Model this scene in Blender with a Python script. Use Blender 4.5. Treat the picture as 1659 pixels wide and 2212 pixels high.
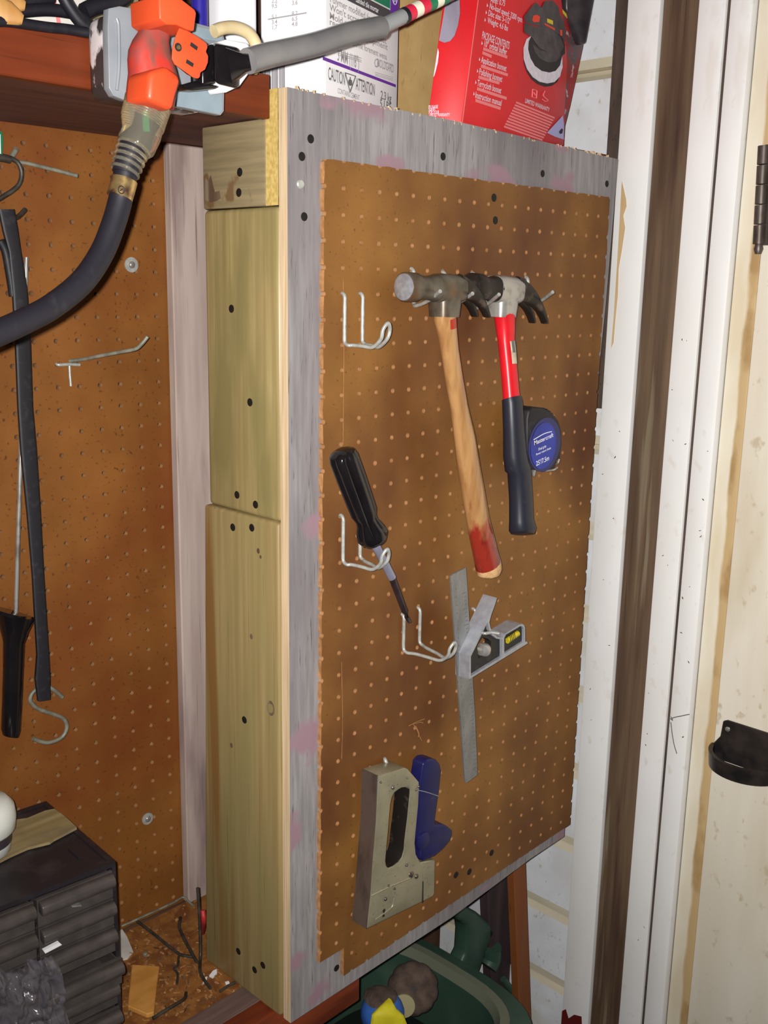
import bpy, bmesh, math, random
import numpy as np
from mathutils import Vector, Matrix, noise
from mathutils.geometry import tessellate_polygon
random.seed(4)
sc = bpy.context.scene
for o in list(bpy.data.objects): bpy.data.objects.remove(o)
COL = sc.collection
ZF = 1.805                       # height of the measured datum above the floor

# ------------------------------------------------------------------ camera
CR = np.array([[0.6949366460888995, -0.7188301788848397, 0.018607306282775682],
               [-0.1436379517394435, -0.16412586317129585, -0.9759256323400747],
               [0.7045787370782695, 0.6755337704087534, -0.21730837143222215]])
CC = np.array([-0.7256269, -0.75932499, -0.09129993]); CF = 2209.504
cam = bpy.data.cameras.new('camera'); camo = bpy.data.objects.new('camera', cam); COL.objects.link(camo)
cam.sensor_fit = 'AUTO'; cam.sensor_width = 36.0; cam.lens = 36.0*CF/2212.0; cam.clip_start = .02
r, u, b = Vector(CR[0]), -Vector(CR[1]), -Vector(CR[2])
camo.matrix_world = Matrix(((r.x,u.x,b.x,CC[0]),(r.y,u.y,b.y,CC[1]),(r.z,u.z,b.z,CC[2]),(0,0,0,1)))
sc.camera = camo
# ------------------------------------------------------------------ light: phone flash beside the lens + faint room light
FLASH = 84.0
fl = bpy.data.lights.new('phone_flash', 'SPOT'); flo = bpy.data.objects.new('phone_flash', fl); COL.objects.link(flo)
fl.energy = FLASH; fl.spot_size = math.radians(116); fl.spot_blend = 1.0; fl.shadow_soft_size = .004
fl.color = (1.0, .98, .95)
fpos = Vector(CC) - r*.013 + u*.006
fdir = (-b + u*.12 + r*.17).normalized()
flo.matrix_world = Matrix.Translation(fpos) @ fdir.to_track_quat('-Z', 'Y').to_matrix().to_4x4()
w = bpy.data.worlds.new('dim_garage'); sc.world = w; w.use_nodes = True
w.node_tree.nodes['Background'].inputs[0].default_value = (.9, .95, 1.0, 1)
w.node_tree.nodes['Background'].inputs[1].default_value = .05
vs = sc.view_settings; vs.view_transform = 'Standard'; vs.look = 'None'; vs.gamma = 1.0; vs.exposure = 0.0
vs.use_curve_mapping = False

# ------------------------------------------------------------------ helpers
def ray(px, py):
    return Vector(CR.T @ np.array([(px-829.5)/CF, (py-1106)/CF, 1.0]))
def W(px, py, ax, val):          # measured point of the photograph on a plane of the room
    d = ray(px, py); i = 'xyz'.index(ax); t = (val-CC[i])/d[i]
    return Vector(CC)+d*t
def Wp(px, py, O, n):            # ... on any plane
    d = ray(px, py); t = (O-Vector(CC)).dot(n)/d.dot(n)
    return Vector(CC)+d*t
def pxm(P):                      # metres per pixel at a point
    return (P-Vector(CC)).length/CF

def S(c):                        # sRGB 0-255 -> linear
    def f(v):
        v /= 255.0
        return v/12.92 if v <= .04045 else ((v+.055)/1.055)**2.4
    return (f(c[0]), f(c[1]), f(c[2]), 1.0)
MATS = {}
def mat(name, col, rough=.6, metal=0.0, col2=None, scale=(20,20,20), col3=None, scale3=(4,4,4), lo=.35, hi=.65,
        lo3=.5, hi3=.7, bump=0.0, trans=0.0, ior=1.45, detail=6.0, spec=.5, alpha=1.0, grain=None, grainc=None, coat=0.0, distort=0.0, col4=None, scale4=(9,9,9), lo4=.6, hi4=.66):
    m = bpy.data.materials.new(name); m.use_nodes = True; MATS[name] = m
    nt = m.node_tree; bs = nt.nodes['Principled BSDF']
    bs.inputs['Roughness'].default_value = rough; bs.inputs['Metallic'].default_value = metal
    bs.inputs['IOR'].default_value = ior; bs.inputs['Transmission Weight'].default_value = trans
    bs.inputs['Specular IOR Level'].default_value = spec; bs.inputs['Alpha'].default_value = alpha
    bs.inputs['Coat Weight'].default_value = coat
    bs.inputs['Base Color'].default_value = S(col)
    if col2 is None and col3 is None and not bump: return m
    tc = nt.nodes.new('ShaderNodeTexCoord')
    def noise(sc_, lo_, hi_, det=detail, off=0.0):
        mp = nt.nodes.new('ShaderNodeMapping'); mp.inputs['Scale'].default_value = sc_; mp.inputs['Location'].default_value = (off, off*1.3, off*.7)
        nz = nt.nodes.new('ShaderNodeTexNoise'); nz.inputs['Scale'].default_value = 1.0; nz.inputs['Detail'].default_value = det
        nz.inputs['Distortion'].default_value = distort
        nt.links.new(tc.outputs['Object'], mp.inputs['Vector']); nt.links.new(mp.outputs['Vector'], nz.inputs['Vector'])
        rp = nt.nodes.new('ShaderNodeMapRange'); rp.inputs['From Min'].default_value = lo_; rp.inputs['From Max'].default_value = hi_
        nt.links.new(nz.outputs['Fac'], rp.inputs['Value'])
        return nz, rp
    def mix(fac, a, bcol):
        mx = nt.nodes.new('ShaderNodeMix'); mx.data_type = 'RGBA'
        nt.links.new(fac, mx.inputs[0])
        if isinstance(a, tuple): mx.inputs[6].default_value = a
        else: nt.links.new(a, mx.inputs[6])
        mx.inputs[7].default_value = bcol
        return mx.outputs[2]
    cur = S(col); nz = None
    if col2 is not None:
        nz, rp = noise(scale, lo, hi); cur = mix(rp.outputs[0], cur, S(col2))
    if col3 is not None:
        n3, rp3 = noise(scale3, lo3, hi3, 4.0, 3.7); cur = mix(rp3.outputs[0], cur, S(col3))
    if grain is not None:
        ng, rg = noise(grain, .62, .72, 5.0, 9.1); cur = mix(rg.outputs[0], cur, S(grainc))
    if col4 is not None:
        n4, r4 = noise(scale4, lo4, hi4, 3.0, 17.3); cur = mix(r4.outputs[0], cur, S(col4))
    if not isinstance(cur, tuple): nt.links.new(cur, bs.inputs['Base Color'])
    if bump and nz is not None:
        bp = nt.nodes.new('ShaderNodeBump'); bp.inputs['Strength'].default_value = bump; bp.inputs['Distance'].default_value = .001
        nt.links.new(nz.outputs['Fac'], bp.inputs['Height']); nt.links.new(bp.outputs['Normal'], bs.inputs['Normal'])
    return m

def worn(name, colA, colB, axis, pos, width, nscale, namp, rough=.4, spec=.5, coat=0.0, colA2=None, sA=(60,60,60), colB2=None, sB=(60,60,60)):
    """one finish that gives way to another along an axis of the object, with a ragged worn edge"""
    m = mat(name, colA, rough, spec=spec, coat=coat); nt = m.node_tree; bs = nt.nodes['Principled BSDF']
    tc = nt.nodes.new('ShaderNodeTexCoord'); sx = nt.nodes.new('ShaderNodeSeparateXYZ'); nt.links.new(tc.outputs['Object'], sx.inputs[0])
    def noise(sc_):
        mp = nt.nodes.new('ShaderNodeMapping'); mp.inputs['Scale'].default_value = sc_
        nz = nt.nodes.new('ShaderNodeTexNoise'); nz.inputs['Scale'].default_value = 1.0; nz.inputs['Detail'].default_value = 6.0
        nt.links.new(tc.outputs['Object'], mp.inputs['Vector']); nt.links.new(mp.outputs['Vector'], nz.inputs['Vector']); return nz.outputs['Fac']
    def mixc(fac, a, b_):
        mx = nt.nodes.new('ShaderNodeMix'); mx.data_type = 'RGBA'; nt.links.new(fac, mx.inputs[0])
        for i, c in ((6,a),(7,b_)):
            if isinstance(c, tuple): mx.inputs[i].default_value = S(c)
            else: nt.links.new(c, mx.inputs[i])
        return mx.outputs[2]
    def rng(v, lo, hi):
        rp = nt.nodes.new('ShaderNodeMapRange'); rp.inputs['From Min'].default_value = lo; rp.inputs['From Max'].default_value = hi; nt.links.new(v, rp.inputs['Value']); return rp.outputs[0]
    A = colA if colA2 is None else mixc(rng(noise(sA), .42, .62), colA, colA2)
    B = colB if colB2 is None else mixc(rng(noise(sB), .5, .6), colB, colB2)
    ad = nt.nodes.new('ShaderNodeMath'); ad.operation = 'MULTIPLY_ADD'; nt.links.new(noise(nscale), ad.inputs[0]); ad.inputs[1].default_value = namp; nt.links.new(sx.outputs['XYZ'.index(axis)], ad.inputs[2])
    nt.links.new(mixc(rng(ad.outputs[0], pos+namp/2+width, pos+namp/2-width), A, B), bs.inputs['Base Color'])
    return m
class MB:
    """collects shapes into one bmesh"""
    def __init__(s): s.bm = bmesh.new(); s.mi = 0
    def _f(s, vs_):
        try:
            f = s.bm.faces.new(vs_); f.material_index = s.mi; return f
        except ValueError: return None
    def v(s, p): return s.bm.verts.new(p)
    def box(s, a, b_):
        x0,y0,z0 = a; x1,y1,z1 = b_
        s.hexa([Vector(p) for p in ((x0,y0,z0),(x1,y0,z0),(x1,y1,z0),(x0,y1,z0),(x0,y0,z1),(x1,y0,z1),(x1,y1,z1),(x0,y1,z1))]); return s
    def hexa(s, P):
        V = [s.v(p) for p in P]
        for q in ((0,3,2,1),(4,5,6,7),(0,1,5,4),(1,2,6,5),(2,3,7,6),(3,0,4,7)): s._f([V[i] for i in q])
        return s
    def obox(s, c, ex, ey, ez):      # half-vectors
        P = [c-ex-ey-ez, c+ex-ey-ez, c+ex+ey-ez, c-ex+ey-ez, c-ex-ey+ez, c+ex-ey+ez, c+ex+ey+ez, c-ex+ey+ez]
        return s.hexa(P)
    def prism(s, pts, ext, holes=(), hole_mi=None):
        pts = [Vector(p) for p in pts]; holes = [[Vector(p) for p in h] for h in holes]; ext = Vector(ext)
        loops = [pts]+holes
        flat = [p for l in loops for p in l]
        tris = tessellate_polygon(loops)
        A = [s.v(p) for p in flat]; B = [s.v(p+ext) for p in flat]
        for t in tris:
            s._f([A[i] for i in t]); s._f([B[i] for i in reversed(t)])
        k = 0
        for l in loops:
            n = len(l)
            for i in range(n):
                a, c = k+i, k+(i+1) % n
                f = s._f([A[a], A[c], B[c], B[a]])
                if f and hole_mi is not None and l is not pts: f.material_index = hole_mi
            k += n
        return s
    def rings(s, R, cap0=True, cap1=True, closed=False):
        RV = [[s.v(p) for p in ring] for ring in R]
        n = len(RV[0])
        m = len(RV)
        for i in range(m if closed else m-1):
            a, c = RV[i], RV[(i+1) % m]
            for j in range(n):
                s._f([a[j], a[(j+1) % n], c[(j+1) % n], c[j]])
        if not closed:
            if cap0: s._f(list(reversed(RV[0])))
            if cap1: s._f(RV[-1])
        return s
    def loft(s, secs, n=20, power=2.0):     # secs: (centre, a, b) elliptical / superelliptical rings
        R = []
        for c, a, b_ in secs:
            ring = []
            for k in range(n):
                t = 2*math.pi*k/n; ct, st = math.cos(t), math.sin(t)
                e = 2.0/power
                ring.append(c + a*(math.copysign(abs(ct)**e, ct)) + b_*(math.copysign(abs(st)**e, st)))
            R.append(ring)
        return s.rings(R)
    def tube(s, pts, rad, n=10, smooth=True, closed=False, steps=6):
        pts = [Vector(p) for p in pts]
        if smooth and len(pts) > 2: pts = spline(pts, steps, closed)
        m = len(pts); R = []
        nrm = None
        for i, p in enumerate(pts):
            if closed: t = (pts[(i+1) % m]-pts[i-1])
            else: t = pts[min(i+1, m-1)]-pts[max(i-1, 0)]
            t.normalize()
            if nrm is None:
                nrm = t.orthogonal().normalized()
            nrm = (nrm - t*nrm.dot(t))
            if nrm.length < 1e-6: nrm = t.orthogonal()
            nrm.normalize(); bn = t.cross(nrm)
            rr = rad(i/(m-1)) if callable(rad) else rad
            R.append([p + (nrm*math.cos(2*math.pi*k/n)+bn*math.sin(2*math.pi*k/n))*rr for k in range(n)])
        return s.rings(R, closed=closed)
    def lathe(s, prof, o, ax, n=24):        # prof: (radius, height)
        ax = Vector(ax).normalized(); x = ax.orthogonal().normalized(); y = ax.cross(x); o = Vector(o)
        R = [[o+ax*h+(x*math.cos(2*math.pi*k/n)+y*math.sin(2*math.pi*k/n))*max(rr, 1e-5) for k in range(n)] for rr, h in prof]
        return s.rings(R)
    def bevel(s, w_, seg=2, ang=30):
        bmesh.ops.remove_doubles(s.bm, verts=s.bm.verts, dist=1e-6)
        bmesh.ops.recalc_face_normals(s.bm, faces=s.bm.faces)
        ed = [e for e in s.bm.edges if len(e.link_faces) == 2 and e.calc_face_angle(0) > math.radians(ang)]
        bmesh.ops.bevel(s.bm, geom=ed, offset=w_, segments=seg, affect='EDGES', profile=.5, clamp_overlap=True)
        return s
def spline(P, steps=6, closed=False):
    out = []; n = len(P)
    for i in range(n if closed else n-1):
        p1, p2 = P[i], P[(i+1) % n]
        p0 = P[i-1] if (closed or i > 0) else p1*2-p2
        p3 = P[(i+2) % n] if (closed or i+2 < n) else p2*2-p1
        for k in range(steps):
            t = k/steps
            out.append(.5*((2*p1)+(p2-p0)*t+(2*p0-5*p1+4*p2-p3)*t*t+(3*p1-p0-3*p2+p3)*t**3))
    if not closed: out.append(P[-1])
    return out

def root_of(o):
    while o.parent: o = o.parent
    return o
def mk(name, mb, mats, parent=None, smooth=0, recalc=True):
    bm = mb.bm
    if recalc: bmesh.ops.recalc_face_normals(bm, faces=bm.faces)
    me = bpy.data.meshes.new(name)
    if parent is None:
        lo = [min(v.co[i] for v in bm.verts) for i in range(3)]; hi = [max(v.co[i] for v in bm.verts) for i in range(3)]
        org = Vector(((lo[0]+hi[0])/2, (lo[1]+hi[1])/2, lo[2]))
    else: org = root_of(parent).location.copy()
    bmesh.ops.translate(bm, verts=bm.verts, vec=-org)
    bm.to_mesh(me); bm.free()
    for m in (mats if isinstance(mats, (list, tuple)) else [mats]): me.materials.append(MATS[m] if isinstance(m, str) else m)
    if smooth:
        for p in me.polygons: p.use_smooth = True
        try: me.set_sharp_from_angle(angle=math.radians(smooth))
        except Exception: pass
    o = bpy.data.objects.new(name, me); COL.objects.link(o)
    if parent is None: o.location = org
    else: o.parent = parent
    return o
def tag(o, label=None, cat=None, group=None, kind=None):
    if label: o['label'] = label
    if cat: o['category'] = cat
    if group: o['group'] = group
    if kind: o['kind'] = kind
    return o
def thing(name, label, cat, loc, group=None):
    o = bpy.data.objects.new(name, None); COL.objects.link(o); o.location = Vector(loc); o.empty_display_size = .02
    return tag(o, label, cat, group)
def struct(o, label, cat='wall'):
    return tag(o, label, cat, None, 'structure')
def text_mesh(mb, s, O, ex, ey, h, align='LEFT', wid=None):
    """lettering as thin geometry lying in the plane O, ex, ey"""
    cu = bpy.data.curves.new('t', 'FONT'); cu.body = s; cu.size = 1.0; cu.align_x = align; cu.extrude = 0; cu.offset = .012
    cu.resolution_u = 3
    ob = bpy.data.objects.new('t', cu); COL.objects.link(ob)
    dg = bpy.context.evaluated_depsgraph_get(); me = bpy.data.meshes.new_from_object(ob.evaluated_get(dg))
    n = ex.cross(ey).normalized()
    xs = [v.co.x for v in me.vertices] or [0, 1]
    k = h/.73; kx = k if wid is None else wid/max(1e-6, max(xs)-min(xs))
    base = len(mb.bm.verts); V = [mb.v(O+ex*(v.co.x*kx)+ey*(v.co.y*k)) for v in me.vertices]
    for p in me.polygons: mb._f([V[i] for i in p.vertices])
    bpy.data.objects.remove(ob); bpy.data.curves.remove(cu); bpy.data.meshes.remove(me)
# ------------------------------------------------------------------ materials
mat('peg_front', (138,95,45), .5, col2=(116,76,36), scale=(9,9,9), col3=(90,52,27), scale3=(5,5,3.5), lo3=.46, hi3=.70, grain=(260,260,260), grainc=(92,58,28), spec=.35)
mat('peg_back', (134,84,38), .5, col2=(112,68,28), scale=(8,8,8), col3=(110,56,24), scale3=(5,5,5), lo3=.5, hi3=.7, grain=(240,240,240), grainc=(90,50,20), spec=.3)
mat('peg_edge', (176,128,84), .9, col2=(150,104,62), scale=(150,150,150))
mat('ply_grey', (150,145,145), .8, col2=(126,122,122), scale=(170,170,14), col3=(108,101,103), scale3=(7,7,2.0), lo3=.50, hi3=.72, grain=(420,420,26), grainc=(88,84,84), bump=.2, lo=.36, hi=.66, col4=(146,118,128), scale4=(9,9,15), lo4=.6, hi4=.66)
mat('ply_edge', (222,196,160), .9, col2=(188,160,124), scale=(300,300,8))
mat('strip_grey', (176,158,148), .8, col2=(158,138,130), scale=(60,60,5), col3=(128,108,104), scale3=(22,22,3.5), lo3=.52, hi3=.66, grain=(300,300,7), grainc=(120,102,98), lo=.4, hi=.65)
mat('lumber_new', (156,135,92), .5, col2=(138,117,76), scale=(110,110,3.5), col3=(136,124,80), scale3=(6,14,3), lo3=.5, hi3=.7, grain=(380,380,5), grainc=(112,92,54), bump=.15, lo=.36, hi=.64, col4=(130,96,52), scale4=(8,24,1.2), lo4=.58, hi4=.66)
mat('lumber_gloss', (164,146,100), .36, col2=(144,124,82), scale=(110,110,3.2), col3=(130,118,76), scale3=(6,16,4), lo3=.5, hi3=.66, grain=(380,380,5), grainc=(132,120,66), bump=.35, lo=.38, hi=.62)
mat('lumber_block', (140,124,92), .65, col2=(122,108,80), scale=(8,8,150), col3=(112,86,56), scale3=(14,30,26), lo3=.63, hi3=.68, grain=(6,6,420), grainc=(104,92,62), lo=.4, hi=.62)
mat('end_grain', (212,184,110), .8, col2=(184,154,82), scale=(60,260,220), bump=.3)
mat('shelf_red', (116,50,22), .45, col2=(92,38,16), scale=(4,60,60), col3=(92,36,16), scale3=(6,10,10), grain=(8,300,300), grainc=(84,34,16), spec=.4)
mat('shelf_under', (110,60,40), .8, col2=(84,44,30), scale=(5,60,60))
mat('white_paint', (240,239,238), .5, col2=(232,230,227), scale=(14,14,5), col3=(206,190,168), scale3=(11,11,3.0), lo3=.64, hi3=.78, grain=(60,60,40), grainc=(226,222,216), spec=.3)
mat('siding_white', (232,235,240), .5, col2=(214,214,216), scale=(12,12,12), col3=(204,196,178), scale3=(5,5,9), lo3=.58, hi3=.75, grain=(120,120,90), grainc=(196,192,184), spec=.3)
mat('siding_cove', (212,202,180), .6, col2=(198,188,164), scale=(18,9,40))
mat('bare_wood', (112,90,68), .75, col2=(84,64,48), scale=(60,60,3), col3=(66,42,32), scale3=(30,30,2.2), lo3=.52, hi3=.66, grain=(260,260,4), grainc=(52,38,30), col4=(124,110,88), scale4=(50,50,2.4), lo4=.6, hi4=.66)
mat('dark_batten', (86,72,62), .85, col2=(62,50,44), scale=(50,50,9), grain=(200,200,90), grainc=(40,32,28))
mat('door_cream', (238,231,215), .5, col2=(228,218,198), scale=(20,20,3), col3=(206,190,158), scale3=(8,8,2.4), lo3=.54, hi3=.76, grain=(70,70,50), grainc=(206,192,166), spec=.3)
mat('door_stain', (224,206,168), .55, col2=(196,168,118), scale=(10,10,6), col3=(150,118,76), scale3=(16,16,9), lo3=.58, hi3=.74)
worn('stop_stain', (234,226,206), (196,168,122), 'Y', -.004, .002, (10,22,7), .022, .5, .3, colA2=(222,208,180), sA=(14,14,5), colB2=(170,138,92), sB=(18,18,9))
worn('hickory_worn', (174,131,84), (142,44,32), 'Z', -.262, .012, (70,70,30), .10, .22, .6, .5, colA2=(150,106,64), sA=(90,90,8), colB2=(112,32,26), sB=(60,60,20))
mat('black_iron', (34,31,32), .38, col2=(62,54,50), scale=(40,40,40), metal=.3, spec=.5)
mat('hinge_rust', (104,94,88), .45, col2=(76,66,60), scale=(60,60,30), metal=.6)
mat('galv', (188,188,182), .38, .35, col2=(160,160,154), scale=(160,160,160))
mat('wire_dull', (142,140,124), .5, .2, col2=(104,102,92), scale=(90,90,90))
mat('wire_dark', (92,88,80), .5, .6, col2=(62,56,50), scale=(80,80,80))
mat('screw_dark', (30,26,24), .6, .3)
mat('steel_old', (112,104,92), .34, .45, col2=(78,70,58), scale=(50,50,50), col3=(108,78,52), scale3=(40,40,40), lo3=.55, hi3=.72)
mat('steel_face', (176,176,182), .42, .55, col2=(150,150,156), scale=(200,200,200))
mat('steel_bright', (172,168,162), .26, .5, col2=(134,128,122), scale=(60,60,60), lo=.5, hi=.7)
mat('steel_black', (48,42,38), .4, .5, col2=(96,80,70), scale=(90,90,90), lo=.55, hi=.72)
mat('hickory', (188,148,98), .28, col2=(180,136,84), scale=(90,90,7), col3=(168,96,52), scale3=(26,26,6), lo3=.56, hi3=.72, grain=(300,300,16), grainc=(150,104,62), coat=.4)
mat('hickory_red', (156,48,34), .3, col2=(186,120,74), scale=(90,90,26), lo=.52, hi=.62, col3=(122,34,26), scale3=(40,40,14), coat=.3)
mat('hickory_raw', (212,172,120), .7, col2=(180,110,76), scale=(140,140,140), lo=.5, hi=.7)
mat('red_grip', (222,26,38), .34, col2=(196,22,34), scale=(30,30,30))
mat('rubber_blue', (34,35,46), .42, col2=(48,48,58), scale=(200,200,200), lo=.6, hi=.8)
mat('rubber_black', (26,25,30), .55, col2=(44,42,46), scale=(120,120,120), lo=.55, hi=.75)
mat('sticker', (206,196,170), .5, col2=(180,168,140), scale=(150,150,150))
mat('ink', (30,28,28), .6)
mat('ink_grey', (104,102,104), .6)
mat('ink_lite', (160,156,158), .6)
mat('tape_blue', (40,56,158), .3, col2=(30,42,130), scale=(30,30,30))
mat('tape_navy', (34,38,92), .32)
mat('white_ink', (236,236,240), .5)
mat('black_gloss', (17,15,17), .16, col2=(24,20,22), scale=(30,30,30), coat=.3)
mat('ferrule', (158,156,176), .35, .5, col2=(136,134,152), scale=(80,80,40))
mat('shaft_dark', (92,78,82), .34, .7, col2=(64,52,56), scale=(80,80,40))
mat('rule_steel', (158,158,156), .42, .6, col2=(132,132,130), scale=(60,60,20), grain=(500,500,500), grainc=(86,84,82))
mat('cast_grey', (184,186,194), .4, .5, col2=(166,168,176), scale=(120,120,120))
mat('cast_black', (36,34,33), .4, col2=(58,52,46), scale=(70,70,70), lo=.55, hi=.75)
mat('vial', (212,192,30), .3, col2=(176,156,24), scale=(300,300,300))
mat('gun_steel', (168,160,134), .32, .45, col2=(150,144,120), scale=(30,30,30), grain=(300,300,300), grainc=(120,114,98))
mat('chrome', (132,120,114), .2, .7, col2=(92,82,76), scale=(30,30,10), lo=.45, hi=.6)
mat('blue_grip', (23,22,70), .36, col2=(29,30,80), scale=(30,30,30), col3=(56,56,84), scale3=(40,40,40), lo3=.62, hi3=.75)
mat('orange_plastic', (204,74,38), .42, col2=(194,64,32), scale=(20,20,20))
mat('orange_worn', (176,44,32), .65, col2=(138,58,52), scale=(46,46,46), lo=.4, hi=.58, col3=(112,66,56), scale3=(70,70,36), lo3=.5, hi3=.62)
mat('clear_amber', (250,240,214), .08, trans=.93, ior=1.3, spec=.7)
mat('clear_soft', (196,198,198), .25, trans=.55, ior=1.3, spec=.5)
mat('brass', (200,168,112), .25, .85, col2=(120,84,72), scale=(120,120,120), lo=.45, hi=.65)
mat('cord_black', (25,23,30), .5, col2=(36,34,38), scale=(140,140,40), lo=.55, hi=.75)
mat('hose_grey', (130,126,124), .2, col2=(112,110,112), scale=(24,24,24), metal=.2)
mat('band_red', (206,36,66), .4); mat('band_white', (226,220,198), .5); mat('band_green', (22,112,76), .4)
mat('box_metal', (146,148,154), .34, .2, col2=(134,138,144), scale=(40,40,40))
mat('box_plate', (136,150,158), .5, .1, col2=(124,138,146), scale=(40,40,40))
mat('box_paint', (54,46,46), .35, col2=(216,206,206), scale=(34,34,24), lo=.52, hi=.56, col3=(150,166,182), scale3=(24,24,20), lo3=.6, hi3=.64)
mat('card_white', (240,238,240), .45, col2=(232,230,232), scale=(20,20,20))
mat('card_side', (226,223,222), .5)
mat('purple', (104,50,160), .5); mat('green_print', (22,124,92), .5); mat('grey_print', (72,70,74), .5)
mat('cardboard', (196,166,110), .8, col2=(184,152,96), scale=(30,30,30), grain=(300,300,60), grainc=(164,134,84))
mat('red_card', (218,24,32), .42, col2=(200,18,28), scale=(10,10,10), grain=(400,400,400), grainc=(186,20,28))
mat('print_dark', (58,52,54), .45, col2=(84,76,76), scale=(60,60,60)); mat('print_black', (36,30,32), .5)
mat('print_white', (222,214,224), .5, col2=(206,196,208), scale=(200,200,200)); mat('print_grey', (136,128,146), .5, col2=(104,96,110), scale=(30,30,14))
mat('print_orange', (226,64,36), .5); mat('print_yellow', (214,186,40), .5); mat('print_pink', (232,128,130), .5); mat('print_blue', (168,168,214), .5)
mat('jug_white', (236,234,240), .35, spec=.4); mat('strap_beige', (204,188,148), .5, col2=(184,164,124), scale=(40,40,40))
mat('bottle_blue', (44,34,140), .35); mat('olive', (150,140,104), .6)
mat('stick_tan', (196,152,92), .55, col2=(170,122,66), scale=(60,60,10)); mat('paper', (212,208,200), .8, col2=(190,184,176), scale=(30,30,30))
mat('bag_black', (34,30,34), .35, col2=(60,52,56), scale=(30,30,60), bump=.5)
mat('drawer_black', (78,71,69), .3, col2=(66,60,58), scale=(60,60,60), spec=.5)
mat('case_black', (36,32,36), .42, col2=(58,52,54), scale=(26,26,26), lo=.5, hi=.7)
mat('board_olive', (160,144,104), .7, col2=(134,116,76), scale=(8,90,90), col3=(112,96,78), scale3=(10,10,10), lo3=.52, hi3=.66)
mat('cup_white', (216,216,208), .3, col2=(190,192,186), scale=(16,16,16), lo=.5, hi=.7); mat('cup_band', (58,50,56), .4)
mat('bench_osb', (150,98,46), .7, col2=(116,70,30), scale=(40,40,40), col3=(112,64,30), scale3=(22,22,22), lo3=.52, hi3=.62, grain=(160,90,90), grainc=(206,156,96), distort=1.2)
mat('bench_strip', (112,90,82), .7, col2=(86,66,60), scale=(12,90,90)); mat('bench_nose', (140,62,30), .5, col2=(104,40,20), scale=(10,60,60))
mat('wood_chip', (204,146,72), .7, col2=(186,126,56), scale=(30,60,60))
mat('film', (140,136,146), .2, alpha=.30, spec=1.0, coat=1.0)
mat('wall_dark', (96,66,44), .9, col2=(70,48,34), scale=(6,40,6)); mat('concrete', (104,100,96), .9, col2=(84,80,76), scale=(9,9,9))
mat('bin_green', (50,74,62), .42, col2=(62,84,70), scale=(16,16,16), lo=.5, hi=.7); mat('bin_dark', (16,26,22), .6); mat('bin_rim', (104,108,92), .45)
mat('lean_dark', (70,52,54), .7, col2=(48,34,36), scale=(40,40,3), grain=(160,160,8), grainc=(36,26,28)); mat('lean_orange', (128,78,42), .6, col2=(128,70,32), scale=(60,60,3), grain=(200,200,5), grainc=(104,56,26))
mat('rag_blue', (58,104,184), .6, col2=(44,84,160), scale=(40,40,40)); mat('rag_yellow', (218,206,40), .6, col2=(198,184,30), scale=(40,40,40))
mat('fur_brown', (92,76,66), .9, col2=(62,48,42), scale=(60,60,60), bump=.8); mat('paint_red', (96,26,24), .5)
mat('tan_raw', (206,178,134), .8, col2=(184,150,104), scale=(40,40,9))
mat('plumb_red', (170,40,40), .5)

# ------------------------------------------------------------------ the setting
XW = .56                                    # face of the side wall
m = MB()
def siding():
    k = 0; pitch = .1296; z0 = .2034-.1296*17
    yA, yB = .005, .31
    for i in range(24):
        za = z0+pitch*i; zb = za+pitch
        # profile across x: lap edge, flat face, cove
        prof = [(XW+.0, za+.0012), (XW-.0002, za+.014), (XW+.000, zb-.014), (XW+.006, zb-.007), (XW+.009, zb-.0012), (XW+.012, zb), (XW+.012, zb+.0012)]
        for j in range(len(prof)-1):
            (xa, z1), (xb, z2) = prof[j], prof[j+1]
            m.mi = 0 if 0 < j < 2 else 1
            m._f([m.v((xa, yA, z1)), m.v((xa, yB, z1)), m.v((xb, yB, z2)), m.v((xb, yA, z2))])
        m.mi = 1; m._f([m.v((XW+.012, yA, za)), m.v((XW+.012, yB, za)), m.v((XW, yB, za+.0012)), m.v((XW, yA, za+.0012))])
    m.mi = 0; m.box((XW+.013, -1.3, -ZF), (XW+.06, .36, .9))
siding()
struct(mk('wall_right', m, ['siding_white', 'siding_cove'], recalc=False), 'white painted horizontal board siding beside the tool panel')
m = MB(); m.box((-1.6, .318, -ZF), (XW+.06, .36, .9)); struct(mk('wall_back', m, 'wall_dark'), 'dark wooden back wall behind the pegboard')
m = MB(); m.box((-1.6, -1.6, -ZF-.05), (XW+.06, .36, -ZF)); struct(mk('floor', m, 'concrete'), 'grey concrete garage floor', 'floor')

def yx(px, x, py=1000): return W(px, py, 'x', x).y
XC = .540
ya, yb, yc, yd, ye, yf = [yx(p, XC) for p in (1291, 1356, 1431, 1486, 1539, 1592)]
ZT, ZB = .80, -ZF
def upright(name, y0, y1, xf, m_, label, bev=.002, z0=ZB, z1=ZT, xb=XW-.0005):
    q = MB(); q.box((xf, min(y0, y1), z0), (xb, max(y0, y1), z1)); q.bevel(bev, 2)
    return struct(mk(name, q, m_, smooth=40), label, 'trim')
upright('trim_1', ya, yb, XC, 'white_paint', 'white painted upright casing board nearest the tool panel')
upright('trim_2', yb-.0006, yc, XC+.006, 'bare_wood', 'bare weathered brown board between white uprights')
upright('trim_3', yc-.0004, yd+.0002, XC-.001, 'white_paint', 'white painted upright right of the bare brown board')
upright('trim_4', yd-.0028, ye, XC+.000, 'white_paint', 'white rounded door jamb right of the thin dark gap', .006)
q = MB(); q.box((XC+.004, yd-.0027, ZB), (XW-.001, yd+.0001, ZT)); mk('gap', q, 'dark_batten', bpy.data.objects['trim_4'])  # dark strip set into the open joint, painting in its shade
upright('trim_5', ye-.0008, yf, XC+.011, 'stop_stain', 'cream door stop strip with tan water stain', .002)
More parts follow.
